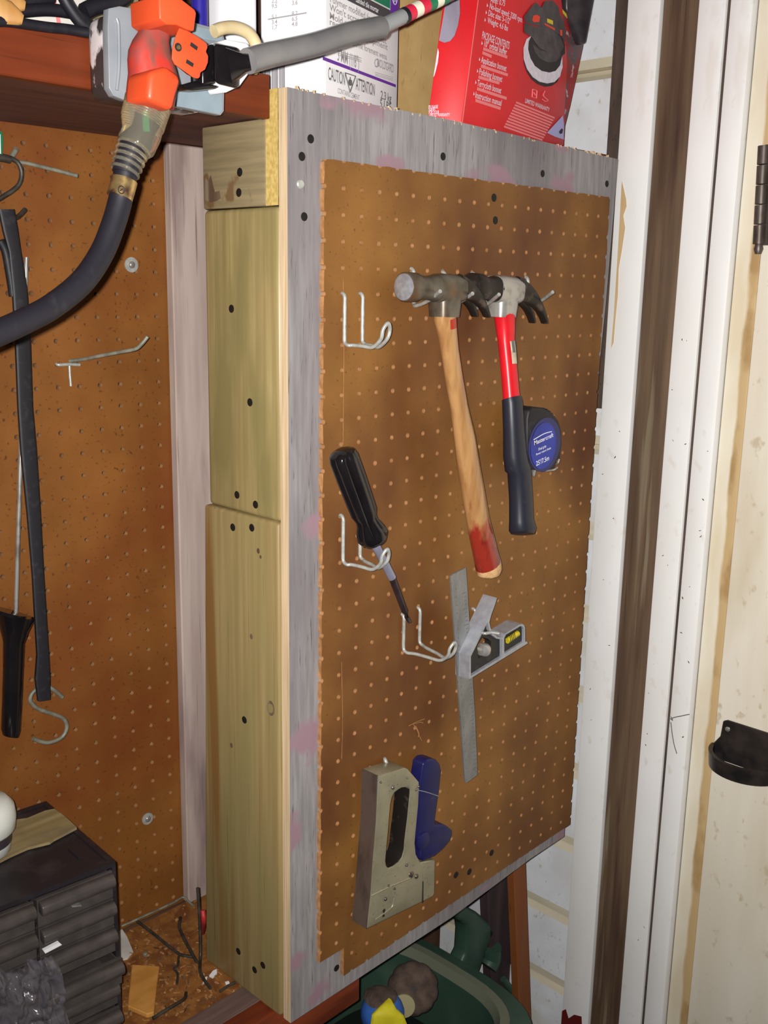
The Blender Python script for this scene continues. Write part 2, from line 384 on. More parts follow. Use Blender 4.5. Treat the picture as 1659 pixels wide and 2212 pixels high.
q = MB(); z0 = W(1327, 338, 'x', .548).z
q.hexa([W(1329,110,'x',.545), W(1360,110,'x',.545), W(1360,110,'x',.545)+Vector((.014,0,0)), W(1329,110,'x',.545)+Vector((.014,0,0)),
        W(1329,110,'x',.545)+Vector((0,0,.5)), W(1360,110,'x',.545)+Vector((0,0,.5)), W(1360,110,'x',.545)+Vector((.014,0,.5)), W(1329,110,'x',.545)+Vector((.014,0,.5))])
q = MB(); yA = W(1309,338,'x',.548).y; yB = ya+.0005
q.box((.548, yB, -.26), (XW-.0003, yA, ZT)); q.bevel(.001, 1)
struct(mk('trim_6', q, 'dark_batten'), 'dark bare batten between the siding and the white casing', 'trim')
# torn bare flake on the casing edge
q = MB()
fl_ = [(1343,392),(1346,404),(1352,430),(1353,446),(1346,466),(1350,492),(1343,540),(1336,580),(1334,640),(1328,700),(1325,740),(1320,752),(1325,690),(1331,600),(1337,500)]
q.prism([W(x, y, 'x', XC-.0008) for x, y in fl_], (.0006, 0, 0)); mk_f = mk('bare_flake', q, 'tan_raw', parent=bpy.data.objects['trim_1'])
# the door
dy = yf-.0014
door = struct(mk('door_1', MB().box((XC+.006, dy-.80, ZB), (XW-.002, dy, ZT)).bevel(.003, 2), 'door_cream', smooth=40), 'cream painted door with black cup handle and old hinge', 'door')
m = MB(); xd = XC+.006
def kn(py): return W(1651-.055*(py-310), py, 'x', xd-.004)
for i in range(5):
    a = kn(315+i*43); b_ = kn(315+i*43+40); m.lathe([(.0075, 0), (.0075, (a-b_).length)], b_, (a-b_), 12)
a, b_ = kn(312), kn(530); m.box((xd-.002, a.y-.035, b_.z), (xd, a.y, a.z))
tip = kn(538); m.lathe([(.004, 0), (.006, .006), (.004, .014)], tip-Vector((0,0,.006)), (0,0,1), 12)
mk('hinge', m, 'hinge_rust', door, smooth=40)
# cup handle: back plate + half-round tray
m = MB(); cL = W(1530, 1608, 'x', xd-.012); ctr = W(1612, 1640, 'x', xd); wy = .052; c0 = Vector((xd, ctr.y-.002, ctr.z))
def arc(rx, ry, z, n=24): return [Vector((xd-.0005-rx*math.sin(math.pi*k/n), c0.y+ry*math.cos(math.pi*k/n), c0.z+z)) for k in range(n+1)]
for z1, z2, r1, r2 in ((-.014, .008, .047, .050),):
    o1, o2, i1, i2 = arc(r1, wy-.002, z1), arc(r2, wy, z2), arc(r1-.005, wy-.007, z1), arc(r2-.005, wy-.006, z2)
    O1, O2, I1, I2 = [[m.v(p) for p in L] for L in (o1, o2, i1, i2)]
    for k in range(24):
        m._f([O1[k], O1[k+1], O2[k+1], O2[k]]); m._f([O2[k], O2[k+1], I2[k+1], I2[k]]); m._f([I2[k], I2[k+1], I1[k+1], I1[k]])
    m._f(O1); m._f(list(reversed(I1)))
hd = mk('door_handle', m, 'black_iron', door, smooth=40)
m = MB(); m.prism([Vector((xd-.004, c0.y+y, c0.z+z)) for y, z in ((wy-.002,-.012),(wy,.004),(wy-.012,.022),(wy-.014,.045),(wy-.020,.048),(-wy+.020,.048),(-wy+.014,.045),(-wy+.012,.022),(-wy,.004),(-wy+.002,-.012))], (.004,0,0)); m.bevel(.001,1)
mk('back_plate', m, 'black_iron', hd, smooth=40)
m = MB(); m.lathe([(.0035,0),(.0035,.0012),(.002,.002)], (xd-.004, c0.y+wy-.022, c0.z+.036), (-1,0,0), 12); mk('screw', m, 'steel_bright', hd, smooth=40)

# ------------------------------------------------------------------ peg boards
def peg(mb, cols, rows, skip=lambda c, r: False, pitch=.0254, rad=.0027, cutl=False, cutr=False, cutt=False, cutb=False, th=.006, jit=.0006):
    bm = mb.bm; K = 16
    c0, c1 = cols; r0, r1 = rows
    def P(x, z): return Vector((x, 0, z))
    for c in range(c0, c1+1):
        for r in range(r0, r1+1):
            if skip(c, r): continue
            cx, cz = c*pitch, -r*pitch; h = pitch/2
            xa, xb, za, zb = cx-h, cx+h, cz-h, cz+h
            keep = set(range(K))
            if cutl and c == c0: keep &= {12,13,14,15,0,1,2,3,4}; xa = cx
            if cutr and c == c1: keep &= set(range(4, 13)); xb = cx
            if cutt and r == r0: keep &= {8,9,10,11,12,13,14,15,0}; zb = cz
            if cutb and r == r1: keep &= set(range(0, 9)); za = cz
            rr = rad*(1+random.uniform(-.06, .06))
            def ring(k): a = math.pi*2*k/K; return P(cx+rr*math.cos(a), cz+rr*math.sin(a))
            def outer(k):
                # corners 2,6,10,14; side midpoints 0,4,8,12 pinned to the hole centre
                def side(k, kk, A, M_, B):
                    t = k-kk   # 0..4
                    return A.lerp(M_, t/2) if t <= 2 else M_.lerp(B, (t-2)/2)
                BR, TR, TL, BL = P(xb, za), P(xb, zb), P(xa, zb), P(xa, za)
                if k in (14, 15): return side(k, 14, BR, P(xb, cz), TR)
                if k in (0, 1): return side(k+16, 14, BR, P(xb, cz), TR)
                if 2 <= k < 6: return side(k, 2, TR, P(cx, zb), TL)
                if 6 <= k < 10: return side(k, 6, TL, P(xa, cz), BL)
                return side(k, 10, BL, P(cx, za), BR)
            for k in range(K):
                k2 = (k+1) % K
                if k in keep and k2 in keep:
                    if k == 4 and cutr and c == c1 and False: continue
                    # cut cells: skip the wrap-around pair
                    mid = (ring(k)+ring(k2))/2
                    if not (xa-1e-6 <= mid.x <= xb+1e-6 and za-1e-6 <= mid.z <= zb+1e-6): continue
                    mb._f([mb.v(ring(k)), mb.v(outer(k)), mb.v(outer(k2)), mb.v(ring(k2))])
    bmesh.ops.remove_doubles(bm, verts=bm.verts, dist=2e-5)
    bmesh.ops.recalc_face_normals(bm, faces=bm.faces)
    if sum(f.normal.y for f in bm.faces) > 0: bmesh.ops.reverse_faces(bm, faces=bm.faces)
    be = [e for e in bm.edges if len(e.link_faces) == 1]
    ex = bmesh.ops.extrude_edge_only(bm, edges=be)['geom']
    for f in [g for g in ex if isinstance(g, bmesh.types.BMFace)]: f.material_index = 1
    for v in [g for g in ex if isinstance(g, bmesh.types.BMVert)]: v.co.y += th
    xs = [v.co.x for v in bm.verts]; zs = [v.co.z for v in bm.verts]
    x0, x1, z0, z1 = min(xs), max(xs), min(zs), max(zs)
    for v in bm.verts:
        if abs(v.co.x-x0) < 1e-4 or abs(v.co.x-x1) < 1e-4: v.co.x += random.uniform(-jit, jit)
        if abs(v.co.z-z0) < 1e-4 or abs(v.co.z-z1) < 1e-4: v.co.z += random.uniform(-jit, jit)
    bmesh.ops.recalc_face_normals(bm, faces=bm.faces)

def screw_at(P, n, parent, rad=.0036, m_='screw_dark', name='screw', h=.0005):
    n = Vector(n); q = MB(); q.lathe([(rad, -.002), (rad, h*.5), (rad*.8, h)], P, n, 14)
    x = n.orthogonal().normalized(); y = n.cross(x)
    return mk(name, q, m_, parent, smooth=40)

# tool panel (plywood sheet)
panel = thing('plywood_sheet', 'grey weathered plywood sheet standing forward of the back wall behind the tool pegboard', 'panel', (-.067, .012, -.91))
m = MB(); pts = [(-.0672,.0845),(.06,.0838),(.16,.0835),(.26,.0815),(.36,.079),(.506,.0752),(.498,-.12),(.484,-.30),(.480,-.60),(.478,-.898),(.392,-.899),(.217,-.911),(.077,-.911),(-.0645,-.912)]
m.prism([(x,.006,z) for x,z in pts], (0,.0122,0))
bmesh.ops.recalc_face_normals(m.bm, faces=m.bm.faces)
for f in m.bm.faces:
    if abs(f.normal.y) < .5: f.material_index = 1
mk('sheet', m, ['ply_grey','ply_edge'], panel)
for q in ((671,300),(652,338),(657,468),(957,338),(1172,375),(1311,397),(727,2091)): screw_at(W(*q,'y',.006), (0,-1,0), panel, .0042)
screw_at(W(648,398,'y',.006), (0,-1,0), panel, .0046, 'galv', h=.002)
# splinters along the sawn top edge
m = MB()
for k in range(60):
    x = random.uniform(-.06,.5); z = .0845-(x+.067)*.0163; l = random.uniform(.001,.0035)
    m.prism([(x,.0062,z-.0015),(x+random.uniform(.001,.003),.0062,z-.0015),(x+random.uniform(-.001,.003),.0055,z+l)], (0,.004,0))
mk('splinters', m, 'ply_edge', panel)['kind'] = 'stuff'

pf = thing('pegboard', 'brown pegboard with ragged edges nailed to the grey plywood sheet and holding hammers', 'pegboard', (0,.003,-.889))
m = MB(); peg(m, (-1,19), (-1,35), skip=lambda c, r: c < 1 and r > 33, cutl=True, cutr=True, cutt=True, cutb=True, th=.0059)
for v_ in m.bm.verts:
    if v_.co.z < -.8763: v_.co.z = -.8763+(v_.co.z+.8763)*(1-.9*max(0,min(1,v_.co.x/.47)))
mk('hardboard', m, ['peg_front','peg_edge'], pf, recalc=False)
for q in ((1067,427),(1070,476),(1062,1842),(1014,1883),(985,1890)): screw_at(W(*q,'y',0.0), (0,-1,0), pf, .0046)
# torn fibres hanging off the hardboard
m = MB(); fib = [[(883,1568),(895,1562),(903,1558),(917,1553)],[(893,1565),(900,1575),(906,1590),(911,1600)],[(900,1572),(905,1585),(903,1592)],[(897,1563),(908,1560),(914,1562)]]
for f in fib: m.tube([W(x,y,'y',-.0015) for x,y in f], .0004, 5)
mk('torn_fibre', m, 'peg_edge', pf)['label'] = 'pale torn fibre'
m = MB(); m.tube([W(x,y,'y',-.0006) for x,y in ((741,600),(743,700),(742,850),(741,960))], .00025, 4); mk('scratch', m, 'peg_edge', pf); m = MB(); m.tube([W(x,y,'y',-.0006) for x,y in ((738,1430),(739,1500),(740,1560),(738,1640))], .00025, 4)
mk('scratch', m, 'peg_edge', pf)

# back peg board (slightly out of parallel with the panel)
ang = -.0355; M0 = Matrix.Translation((-.0322,.2818,-.2604)) @ Matrix.Rotation(ang, 4, 'Z')
bp = thing('pegboard', 'orange-brown pegboard on the back wall behind the hanging black strap', 'pegboard', (-.2,.285,-.9))
m = MB(); peg(m, (-26,1), (-13,25), th=.006, jit=.0008)
bmesh.ops.transform(m.bm, matrix=M0, verts=m.bm.verts); mk('hardboard', m, ['peg_back','peg_edge'], bp, recalc=False)
BN = (M0.to_3x3() @ Vector((0,-1,0))).normalized(); BO = M0.translation.copy()
def BK(px, py, off=0.0): return Wp(px, py, BO+BN*off, BN)
m = MB()
for pl in ([(366,420),(368,520),(370,640),(376,700)],[(372,400),(375,560),(379,690)],[(374,760),(370,850),(372,900)]):
    m.tube([BK(x,y,.0006) for x,y in pl], .0009, 5)
mk('flaking_edge', m, 'peg_edge', bp)

# board strip on the back wall
m = MB(); xs0, xs1 = W(373,700,'y',.268).x, W(398,1600,'y',.268).x
xs = (xs0+xs1)/2
m.box((xs,.266,-.905),(.22,.2795,.060)); m.bevel(.0015,1)
tag(mk('plywood_strip', m, 'strip_grey'), 'pale weathered upright wood strip at the right end of the back pegboard', 'board')

# ------------------------------------------------------------------ lumber edge of the panel
XL = -.0672
lb = thing('lumber_plank', 'upper pale green lumber plank with wet sheen on the panel side', 'plank', (XL+.019,.08,-.3305))
m = MB(); m.box((XL,.0186,-.3303),(XL+.036,.1385,-.0202)); m.bevel(.005,3); mk('plank', m, 'lumber_gloss', lb, smooth=40)
for q in ((500,667),(540,869),(512,1069),(552,1090)): screw_at(W(*q,'x',XL), (-1,0,0), lb, .0042)
lb = thing('lumber_plank', 'lower pale green lumber plank with a knot standing on the workbench', 'plank', (XL+.019,.08,-.909))
m = MB(); x0, x1 = XL-.0022, XL+.036
m.hexa([Vector(p) for p in ((x0,.0186,-.909),(x1,.0186,-.909),(x1,.161,-.909),(x0,.161,-.909),(x0,.0186,-.3309),(x1,.0186,-.3309),(x1,.1445,-.3309),(x0,.1445,-.3309))]); m.bevel(.004,3)
mk('plank', m, 'lumber_new', lb, smooth=40)
for q in ((503,1139),(544,1140),(528,1555),(515,2055),(550,2095),(568,2085)): screw_at(W(*q,'x',x0), (-1,0,0), lb, .0042)
for (px,py),rd in (((585,1530),.0085),((543,1375),.003),((558,1190),.003),((500,1610),.003),((563,1203),.002)):
    q = MB(); Pk = W(px,py,'x',x0); q.prism([Pk+Vector((-.0003, math.cos(t)*rd*.75, math.sin(t)*rd)) for t in [k*math.pi/9 for k in range(18)]], (.0006,0,0))
    q.mi = 1
    if rd > .005: q.prism([Pk+Vector((-.0005, math.cos(t)*rd*.5, math.sin(t)*rd*.62)) for t in [k*math.pi/9 for k in range(18)]], (.0004,0,0))
    mk('knot', q, ['bare_wood','lumber_new'], lb)
lb = thing('lumber_block', 'short grey-brown lumber block with a dark corner stain under the shelf', 'block', (XL+.019,.08,-.02))
m = MB(); m.box((XL-.001,.0372,-.0198),(XL+.036,.1372,.0603)); m.bevel(.002,2); mk('block', m, 'lumber_block', lb, smooth=40)
for q in ((518,372),(516,416)): screw_at(W(*q,'x',XL-.001), (-1,0,0), lb, .0042)
q = MB(); st = [(441,432),(440,400),(444,385),(450,392),(455,378),(460,400),(464,415),(474,412),(477,428),(468,434),(455,437)]
q.prism([W(x,y,'x',XL-.0013) for x,y in st], (.0003,0,0)); mk('stain', q, 'bare_wood', lb)
m = MB(); m.hexa([Vector(p) for p in ((XL-.0005,.0188,-.0196),(.44,.0188,-.0196),(.44,.0368,-.0196),(XL-.0005,.0368,-.0196),(XL-.0005,.0188,.0850),(.44,.0188,.0735),(.44,.0368,.0735),(XL-.0005,.0368,.0850))]); bmesh.ops.recalc_face_normals(m.bm, faces=m.bm.faces)
for f in m.bm.faces: f.material_index = 1 if f.normal.x < -.5 else 0
tag(mk('header_board', m, ['lumber_block','end_grain']), 'yellow end-grain header board behind the top of the plywood sheet', 'board')

# ------------------------------------------------------------------ shelf
m = MB(); m.box((-1.2,.0398,.0615),(.535,.2765,.0858)); bmesh.ops.recalc_face_normals(m.bm, faces=m.bm.faces)
for f in m.bm.faces: f.material_index = 1 if f.normal.z < -.5 else 0
shelf = tag(mk('shelf_board', m, ['shelf_red','shelf_under']), 'red-brown shelf board above the pegboard carrying boxes and cables', 'shelf')
m = MB(); m.box((-1.2,.0282,.0585),(XL-.0015,.0396,.0975)); m.bevel(.0012,1)
mk('front_rail', m, 'shelf_red', shelf)

# pencil stroke, knocks and scuffs on the painted uprights
for nm, L_ in (('trim_4', [[(1450,1553),(1456,1550),(1470,1547),(1489,1543)],[(1449,1560),(1452,1585),(1456,1608),(1462,1628)],[(1449,1548),(1453,1556),(1448,1552)]]),):
    q = MB()
    for l in L_: q.tube([W(x,y,'x',XC-.0003) for x,y in l], .0007, 5)
    mk('pencil_mark', q, 'ink_grey', bpy.data.objects[nm])
for nm, xr, yr, n_ in (('trim_1',(1225,1345),(900,2180),8),('trim_3',(1330,1560),(700,2180),13),('trim_4',(1390,1600),(800,2180),9)):
    o_ = bpy.data.objects[nm]; ys_ = [v.co.y+o_.location.y for v in o_.data.vertices]; lo_, hi_ = min(ys_)+.005, max(ys_)-.005; q = MB()
    for k in range(n_):
        P_ = W(0.5*(xr[0]+xr[1]), random.uniform(*yr), 'x', XC-.0012); P_.y = random.uniform(lo_, hi_)
        a_ = random.uniform(0,6.28); l_ = random.uniform(.0005,.0022); w_ = random.uniform(.0004,.0009)
        d_ = Vector((0,math.cos(a_),math.sin(a_))); n2 = Vector((0,-d_.z,d_.y))
        q.prism([P_-d_*l_-n2*w_*.4, P_-d_*l_*.2-n2*w_, P_+d_*l_, P_+n2*w_], (.0016,0,0))
    mk('scuffs', q, 'bare_wood', o_)['kind'] = 'stuff'
# ------------------------------------------------------------------ hooks, hammers and tools on the panel
Y0 = Vector((0,1,0))
def lp(pairs, y, flat=1.0, k=1.0, wy=None):
    """sections of a round-ish bar from its two outlines, centred in the plane y"""
    secs = []; C = [W((a[0]+b[0])/2, (a[1]+b[1])/2, 'y', y if not callable(y) else y(i/(len(pairs)-1))) for i,(a,b) in enumerate(pairs)]
    for i, (a, b_) in enumerate(pairs):
        t = (C[min(i+1,len(C)-1)]-C[max(i-1,0)]).normalized()
        w2 = math.hypot(a[0]-b_[0], a[1]-b_[1])/2*pxm(C[i])*k
        s = Y0.cross(t).normalized()
        dep = t.cross(s).normalized()
        secs.append((C[i], s*w2, dep*w2*flat))
    return secs
def wire(name, pts, rad=.0021, m_='galv', parent=None, steps=5, n=10, smooth=True):
    q = MB(); q.tube(pts, rad, n, smooth=smooth, steps=steps); return mk(name, q, m_, parent, smooth=60)

def loop_hook(legA, legB, zdrop, arm, label, rise=.024, conv=.35, drop2=None):
    """double-leg wire hook: two legs down the board, two arms out, joined by an upturned loop"""
    A, B = Vector(legA), Vector(legB); d = zdrop
    A2, B2 = A+Vector((0,0,-d)), B+Vector((0,0,-(drop2 or d)))
    mid = (A2+B2)/2
    def bend(P, Q, out):   # rounded 90 degree bend
        return [P+Vector((0,.004,.0004)), P+Vector((0,-.0008,.0004)), P+Vector((0,-.0034,-.003)), P+Vector((0,-.0036,-.010)), Q+Vector((0,-.0036,.010)), Q+Vector((0,-.0045,.002)), Q+Vector((0,-.010,-.0005))]
    E1 = A2.lerp(mid, 1-conv)+Vector((0,-arm,-.001)); E2 = B2.lerp(mid, 1-conv)+Vector((0,-arm,-.001))
    dir_ = Vector((0,-1,0))
    pa = bend(A, A2, 0)+[A2.lerp(E1,.35), A2.lerp(E1,.7), E1]
    pb = bend(B, B2, 0)+[B2.lerp(E2,.35), B2.lerp(E2,.7), E2]
    L1 = E1+dir_*.011+Vector((0,0,rise*.35)); L2 = E2+dir_*.011+Vector((0,0,rise*.35))
    T = (E1+E2)/2+dir_*.016+Vector((0,0,rise))
    L1b = L1.lerp(T,.6)+(L1-L2)*.35; L2b = L2.lerp(T,.6)-(L1-L2)*.35
    path = pa+[L1, L1b, T, L2b, L2]+list(reversed(pb))
    o = wire('pegboard_hook', path, .0020, 'galv'); return tag(o, label, 'hook')
hz = lambda r: -.0254*r
hx = lambda c: .0254*c
loop_hook((hx(0),0,hz(4)), (hx(1),0,hz(4)), .050, .036, 'empty double-wire loop hook left of the wooden hammer')
loop_hook((hx(0)+.001,0,hz(13)), (hx(1)+.001,0,hz(13)), .0505, .040, 'double-wire loop hook holding the black screwdriver')
p1, p2 = W(903,1314,'y',0), W(868,1328,'y',0)
loop_hook(p2, p1, .043, .052, 'long double-wire loop hook under the screwdriver tip', conv=.35)

def prong_hook(tops, tips, label, y1=-.060):
    root = thing('pegboard_hook', label, 'hook', W(*tops[0],'y',0))
    for (tx,ty),(ex,ey,zb_) in zip(tops, tips):
        T = W(tx,ty,'y',0); E = W(ex,ey,'y',y1); zl = E.z-zb_
        wire('prong', [T+Vector((0,.004,.0005)), T+Vector((0,-.001,.0005)), T+Vector((0,-.0038,-.003)), T+Vector((0,-.0040,-.010)), Vector((T.x,-.0040,zl+.010)), Vector((T.x+.0005,-.0052,zl+.002)), Vector((T.x*.8+E.x*.2,-.012,zl)), Vector((T.x*.5+E.x*.5,-.034,zl+.0055)), E], .0021, 'galv', root)
    return root
prong_hook([(888,582),(956,589)], [(951,629,.016),(1021,634,.015)], 'two-prong galvanized hook under the head of the wooden hammer')
prong_hook([(1021,592),(1135,600)], [(1078,636,.016),(1194,631,.016)], 'two-prong galvanized hook under the head of the red hammer')

def hammer_head(parent, eye, u, v, pl, pr, cheek, claw, face_m, body_m, claw_m, poll_m=None):
    """eye: centre of head, u: towards the claw, v: up (away from the handle)"""
    wv = u.cross(v).normalized()
    # poll: face disc, chamfer, neck
    m = MB()
    sec = [(-pl, pr*.93), (-pl+.002, pr), (-pl+.014, pr), (-pl+.020, pr*.86), (-pl+.034, pr*.80), (-cheek*.9, pr*.98), (-cheek*.3, pr*1.02)]
    m.loft([(eye+u*s+v*(pr*.02), v*rr, wv*rr) for s, rr in sec], 20, 2.4)
    if poll_m: mk('poll', m, poll_m, parent, smooth=50); m = MB()
    # cheek block with the skirt that takes the handle
    m.loft([(eye-u*cheek*.95+v*0, v*pr*.98, wv*pr*.96), (eye-u*cheek*.55, v*pr*1.06, wv*pr*1.06), (eye+u*cheek*.55, v*pr*1.04, wv*pr*1.06), (eye+u*cheek*1.1, v*pr*.9, wv*pr*.96)], 20, 3.0)
    m.loft([(eye+v*pr*.2, u*cheek*.98, wv*pr*1.0), (eye-v*pr*1.0, u*cheek*.92, wv*pr*.98), (eye-v*pr*1.95, u*cheek*.84, wv*pr*.92)], 20, 3.0)
    mk('head', m, body_m, parent, smooth=50)
    m = MB(); m.lathe([(pr*.90,-.0003),(pr*.90,.0004),(pr*.86,.0007)], eye-u*pl+v*pr*.02, -u, 24); mk('striking_face', m, face_m, parent, smooth=40)
    # claws: two curved tapering prongs
    m = MB()
    for sgn in (1, -1):
        secs = []
        for k in range(9):
            t = k/8; a = t*1.02
            R_ = claw*.95
            c = eye+u*(cheek*.75+R_*math.sin(a)*.98)+v*(pr*.12-R_*(1-math.cos(a))*1.02-.002*t) + wv*sgn*(pr*(.44+.14*t))
            tang = (u*math.cos(a)-v*math.sin(a)); nn = (v*math.cos(a)+u*math.sin(a))
            secs.append((c, nn*(pr*(.86*(1-t)**1.2+.11)), wv*pr*(.46-.13*t)))
        m.loft(secs, 12, 3.2)
    mk('claw', m, claw_m, parent, smooth=45)

# wooden hammer
YH = -.040
hm = thing('claw_hammer', 'old claw hammer with worn varnished wooden handle, red paint at its butt', 'hammer', W(960,640,'y',YH))
pairs = [((934,668),(994,664)),((933,690),(989,686)),((943,725),(991,722)),((949,760),(994,757)),((958,815),(1002,810)),((969,880),(1013,874)),((977,950),(1030,942)),((984,1010),(1040,1000)),((992,1075),(1048,1066)),((1003,1120),(1059,1110)),((1012,1170),(1071,1160))]
pairs2 = [((1003,1120),(1059,1110)),((1010,1160),(1069,1150)),((1018,1200),(1079,1190)),((1023,1226),(1086,1214))]
pairs3 = [((1023,1225),(1086,1213)),((1026,1240),(1088,1226)),((1031,1246),(1083,1238))]
yh = lambda t: YH
m = MB(); m.loft(lp(pairs[:-3]+[((1005,1130),(1061,1120)),((1010,1160),(1069,1150)),((1018,1200),(1079,1190)),((1023,1226),(1086,1214))], YH, .78), 20); mk('handle', m, 'hickory_worn', hm, smooth=50)
m = MB(); m.loft(lp(pairs3, YH, .78), 20); mk('handle_end', m, 'hickory_raw', hm, smooth=50)
u = Vector((.998,0,-.015)).normalized(); v = Vector((.10,0,1)); v = (v-u*v.dot(u)).normalized()
eye = W(962,624,'y',YH)
hammer_head(hm, eye, u, v, .064, .0148, .0185, .060, 'steel_face', 'steel_old', 'steel_black')
m = MB(); bsec = lp([((966,690),(990,688)),((970,712),(990,708))], YH-.0095, .35); m.loft(bsec, 12); mk('paint_patch', m, 'hickory_red', hm, smooth=50)

# red hammer
YR = -.024
yr_ = lambda t: -.030-.022*t
yg_ = lambda t: -.046-.010*t
rh = thing('claw_hammer', 'claw hammer with bright red handle and black rubber grip', 'hammer', W(1092,650,'y',YR))
m = MB(); m.loft(lp([((1062,670),(1118,668)),((1066,690),(1115,687)),((1074,740),(1113,737)),((1080,800),(1119,797)),((1085,866),(1125,862))], lambda t: YR-.022*t, .8), 20, 2.3); mk('handle', m, 'red_grip', rh, smooth=50)
m = MB(); m.loft(lp([((1082,862),(1127,858)),((1083,870),(1130,866)),((1085,930),(1134,926)),((1085,985),(1139,980)),((1088,1012),(1144,1006)),((1094,1020),(1148,1014)),((1098,1080),(1152,1074)),((1098,1125),(1154,1120)),((1097,1146),(1160,1140)),((1102,1156),(1156,1150))], lambda t: YR-.022-.014*t, .82), 20, 2.3); mk('grip', m, 'rubber_blue', rh, smooth=50)
u = Vector((.998,0,-.045)).normalized(); v = Vector((.05,0,1)); v = (v-u*v.dot(u)).normalized()
hammer_head(rh, W(1087,627,'y',YR), u, v, .060, .0156, .0200, .074, 'steel_black', 'steel_bright', 'steel_black', 'steel_black')
# sticker on the red handle
def patch(secs, a0, a1, n=8, k=1.03):
    q = MB(); G = [[q.v(c+a*math.cos(math.radians(a0+(a1-a0)*i/n))*k+b_*math.sin(math.radians(a0+(a1-a0)*i/n))*k) for i in range(n+1)] for c,a,b_ in secs]
    for j in range(len(G)-1):
        for i in range(n): q._f([G[j][i],G[j][i+1],G[j+1][i+1],G[j+1][i]])
    return q
ssec = lp([((1074,740),(1113,737)),((1077,765),(1116,762)),((1079,789),(1118,786))], lambda t: YR-.022*(.5+.2*t), .84)
st = mk('sticker', patch(ssec, -132, -66, 8, 1.10), 'sticker', rh, smooth=60)
q = patch(ssec, -118, -110, 2, 1.13); mk('printed_mark', q, 'ink', st); q = patch([ssec[0], ssec[1]], -100, -76, 3, 1.125); mk('printed_mark', q, 'ink_grey', st)

# tape measure
tm = thing('tape_measure', 'black and blue tape measure hooked beside the grip of the red hammer', 'tape measure', W(1170,1016,'y',-.03))
tp = [(1140,1003),(1140,905),(1144,886),(1152,879),(1172,881),(1192,890),(1207,908),(1213,930),(1214,960),(1211,978),(1211,992),(1203,994),(1200,1012),(1176,1019),(1144,1014)]
fy, by = -.040, -.005
m = MB(); O2 = [W(x,y,'y',fy) for x,y in tp]; m.prism(O2, (0,by-fy,0)); m.bevel(.004,3,40); mk('case', m, 'rubber_black', tm, smooth=50)
m = MB()   # ridges over the top
cen = W(1168,950,'y',fy)
for k in range(9):
    a = math.radians(42+k*8.5); R_ = .0405
    P1 = cen+Vector((math.cos(a)*R_*1.0,0,math.sin(a)*R_*.92))
    tdir = Vector((-math.sin(a),0,math.cos(a)))
    m.obox(P1+Vector((0,.017,0)), tdir*.0009, Vector((0,.0135,0)), Vector((math.cos(a),0,math.sin(a)))*.0016)
mk('rubber_ridges', m, 'rubber_black', tm)['label'] = 'ribbed rubber top'
cc = W(1176,961,'y',fy-.0006); ru = .0350; rv = .0320
def ell(c, rx, rz, n=40, tilt=0.0): return [c+Vector((rx*math.cos(2*math.pi*k/n), 0, rz*math.sin(2*math.pi*k/n))) for k in range(n)]
m = MB(); m.prism(ell(cc+Vector((.001,0,0)), .0335, .0335), (0,.002,0)); mk('ring', m, 'tape_navy', tm)
m = MB(); m.prism(ell(cc+Vector((-.002,-.0006,-.001)), .0262, .0288), (0,.0012,0)); lbp = mk('label_disc', m, 'tape_blue', tm)
lbp['label'] = 'blue label disc with white lettering'
m = MB(); ex, ez = Vector((.985,0,.17)).normalized(), Vector((-.10,0,.995)).normalized(); b0 = cc+Vector((-.002,-.0010,0))
text_mesh(m, 'Mastercraft', b0+ex*-.021+ez*.0055, ex, ez, .0055, wid=.040)
text_mesh(m, 'Dual grip', b0+ex*-.012+ez*-.0035, ex, ez, .0032)
text_mesh(m, 'Power return blade', b0+ex*-.017+ez*-.0085, ex, ez, .0028, wid=.031)
text_mesh(m, '25\'/7.5m', b0+ex*-.017+ez*-.0215, ex, ez, .0062, wid=.027)
mk('lettering', m, 'white_ink', lbp)
m = MB(); m.tube([b0+ex*-.021+ez*.0125, b0+ex*.0+ez*.0142, b0+ex*.016+ez*.0128], .0006, 5); mk('logo_line', m, 'white_ink', lbp)
m = MB(); m.tube([W(1200,1003,'y',fy+.01),W(1205,1000,'y',fy-.001),W(1208,992,'y',fy-.002)], .0011, 6); m.tube([W(1180,1017,'y',fy+.012),W(1196,1015,'y',fy),W(1204,1010,'y',fy)], .0011, 6)
mk('hook_tab', m, 'galv', tm, smooth=50)
h = wire('pegboard_hook', [W(1149,1004,'y',0.003),W(1149,1004,'y',-.003),W(1150,1010,'y',-.007),W(1152,1026,'y',-.02),W(1153,1026,'y',-.032),W(1155,1015,'y',-.036)], .0019, 'galv')
tag(h, 'small wire hook showing below the blue tape measure', 'hook')
# belt hook keeping the tape against the board
m = MB(); m.box((cc.x-.012,by+.0002,cc.z-.02),(cc.x+.012,-.0005,cc.z+.02)); mk('belt_clip', m, 'galv', tm)

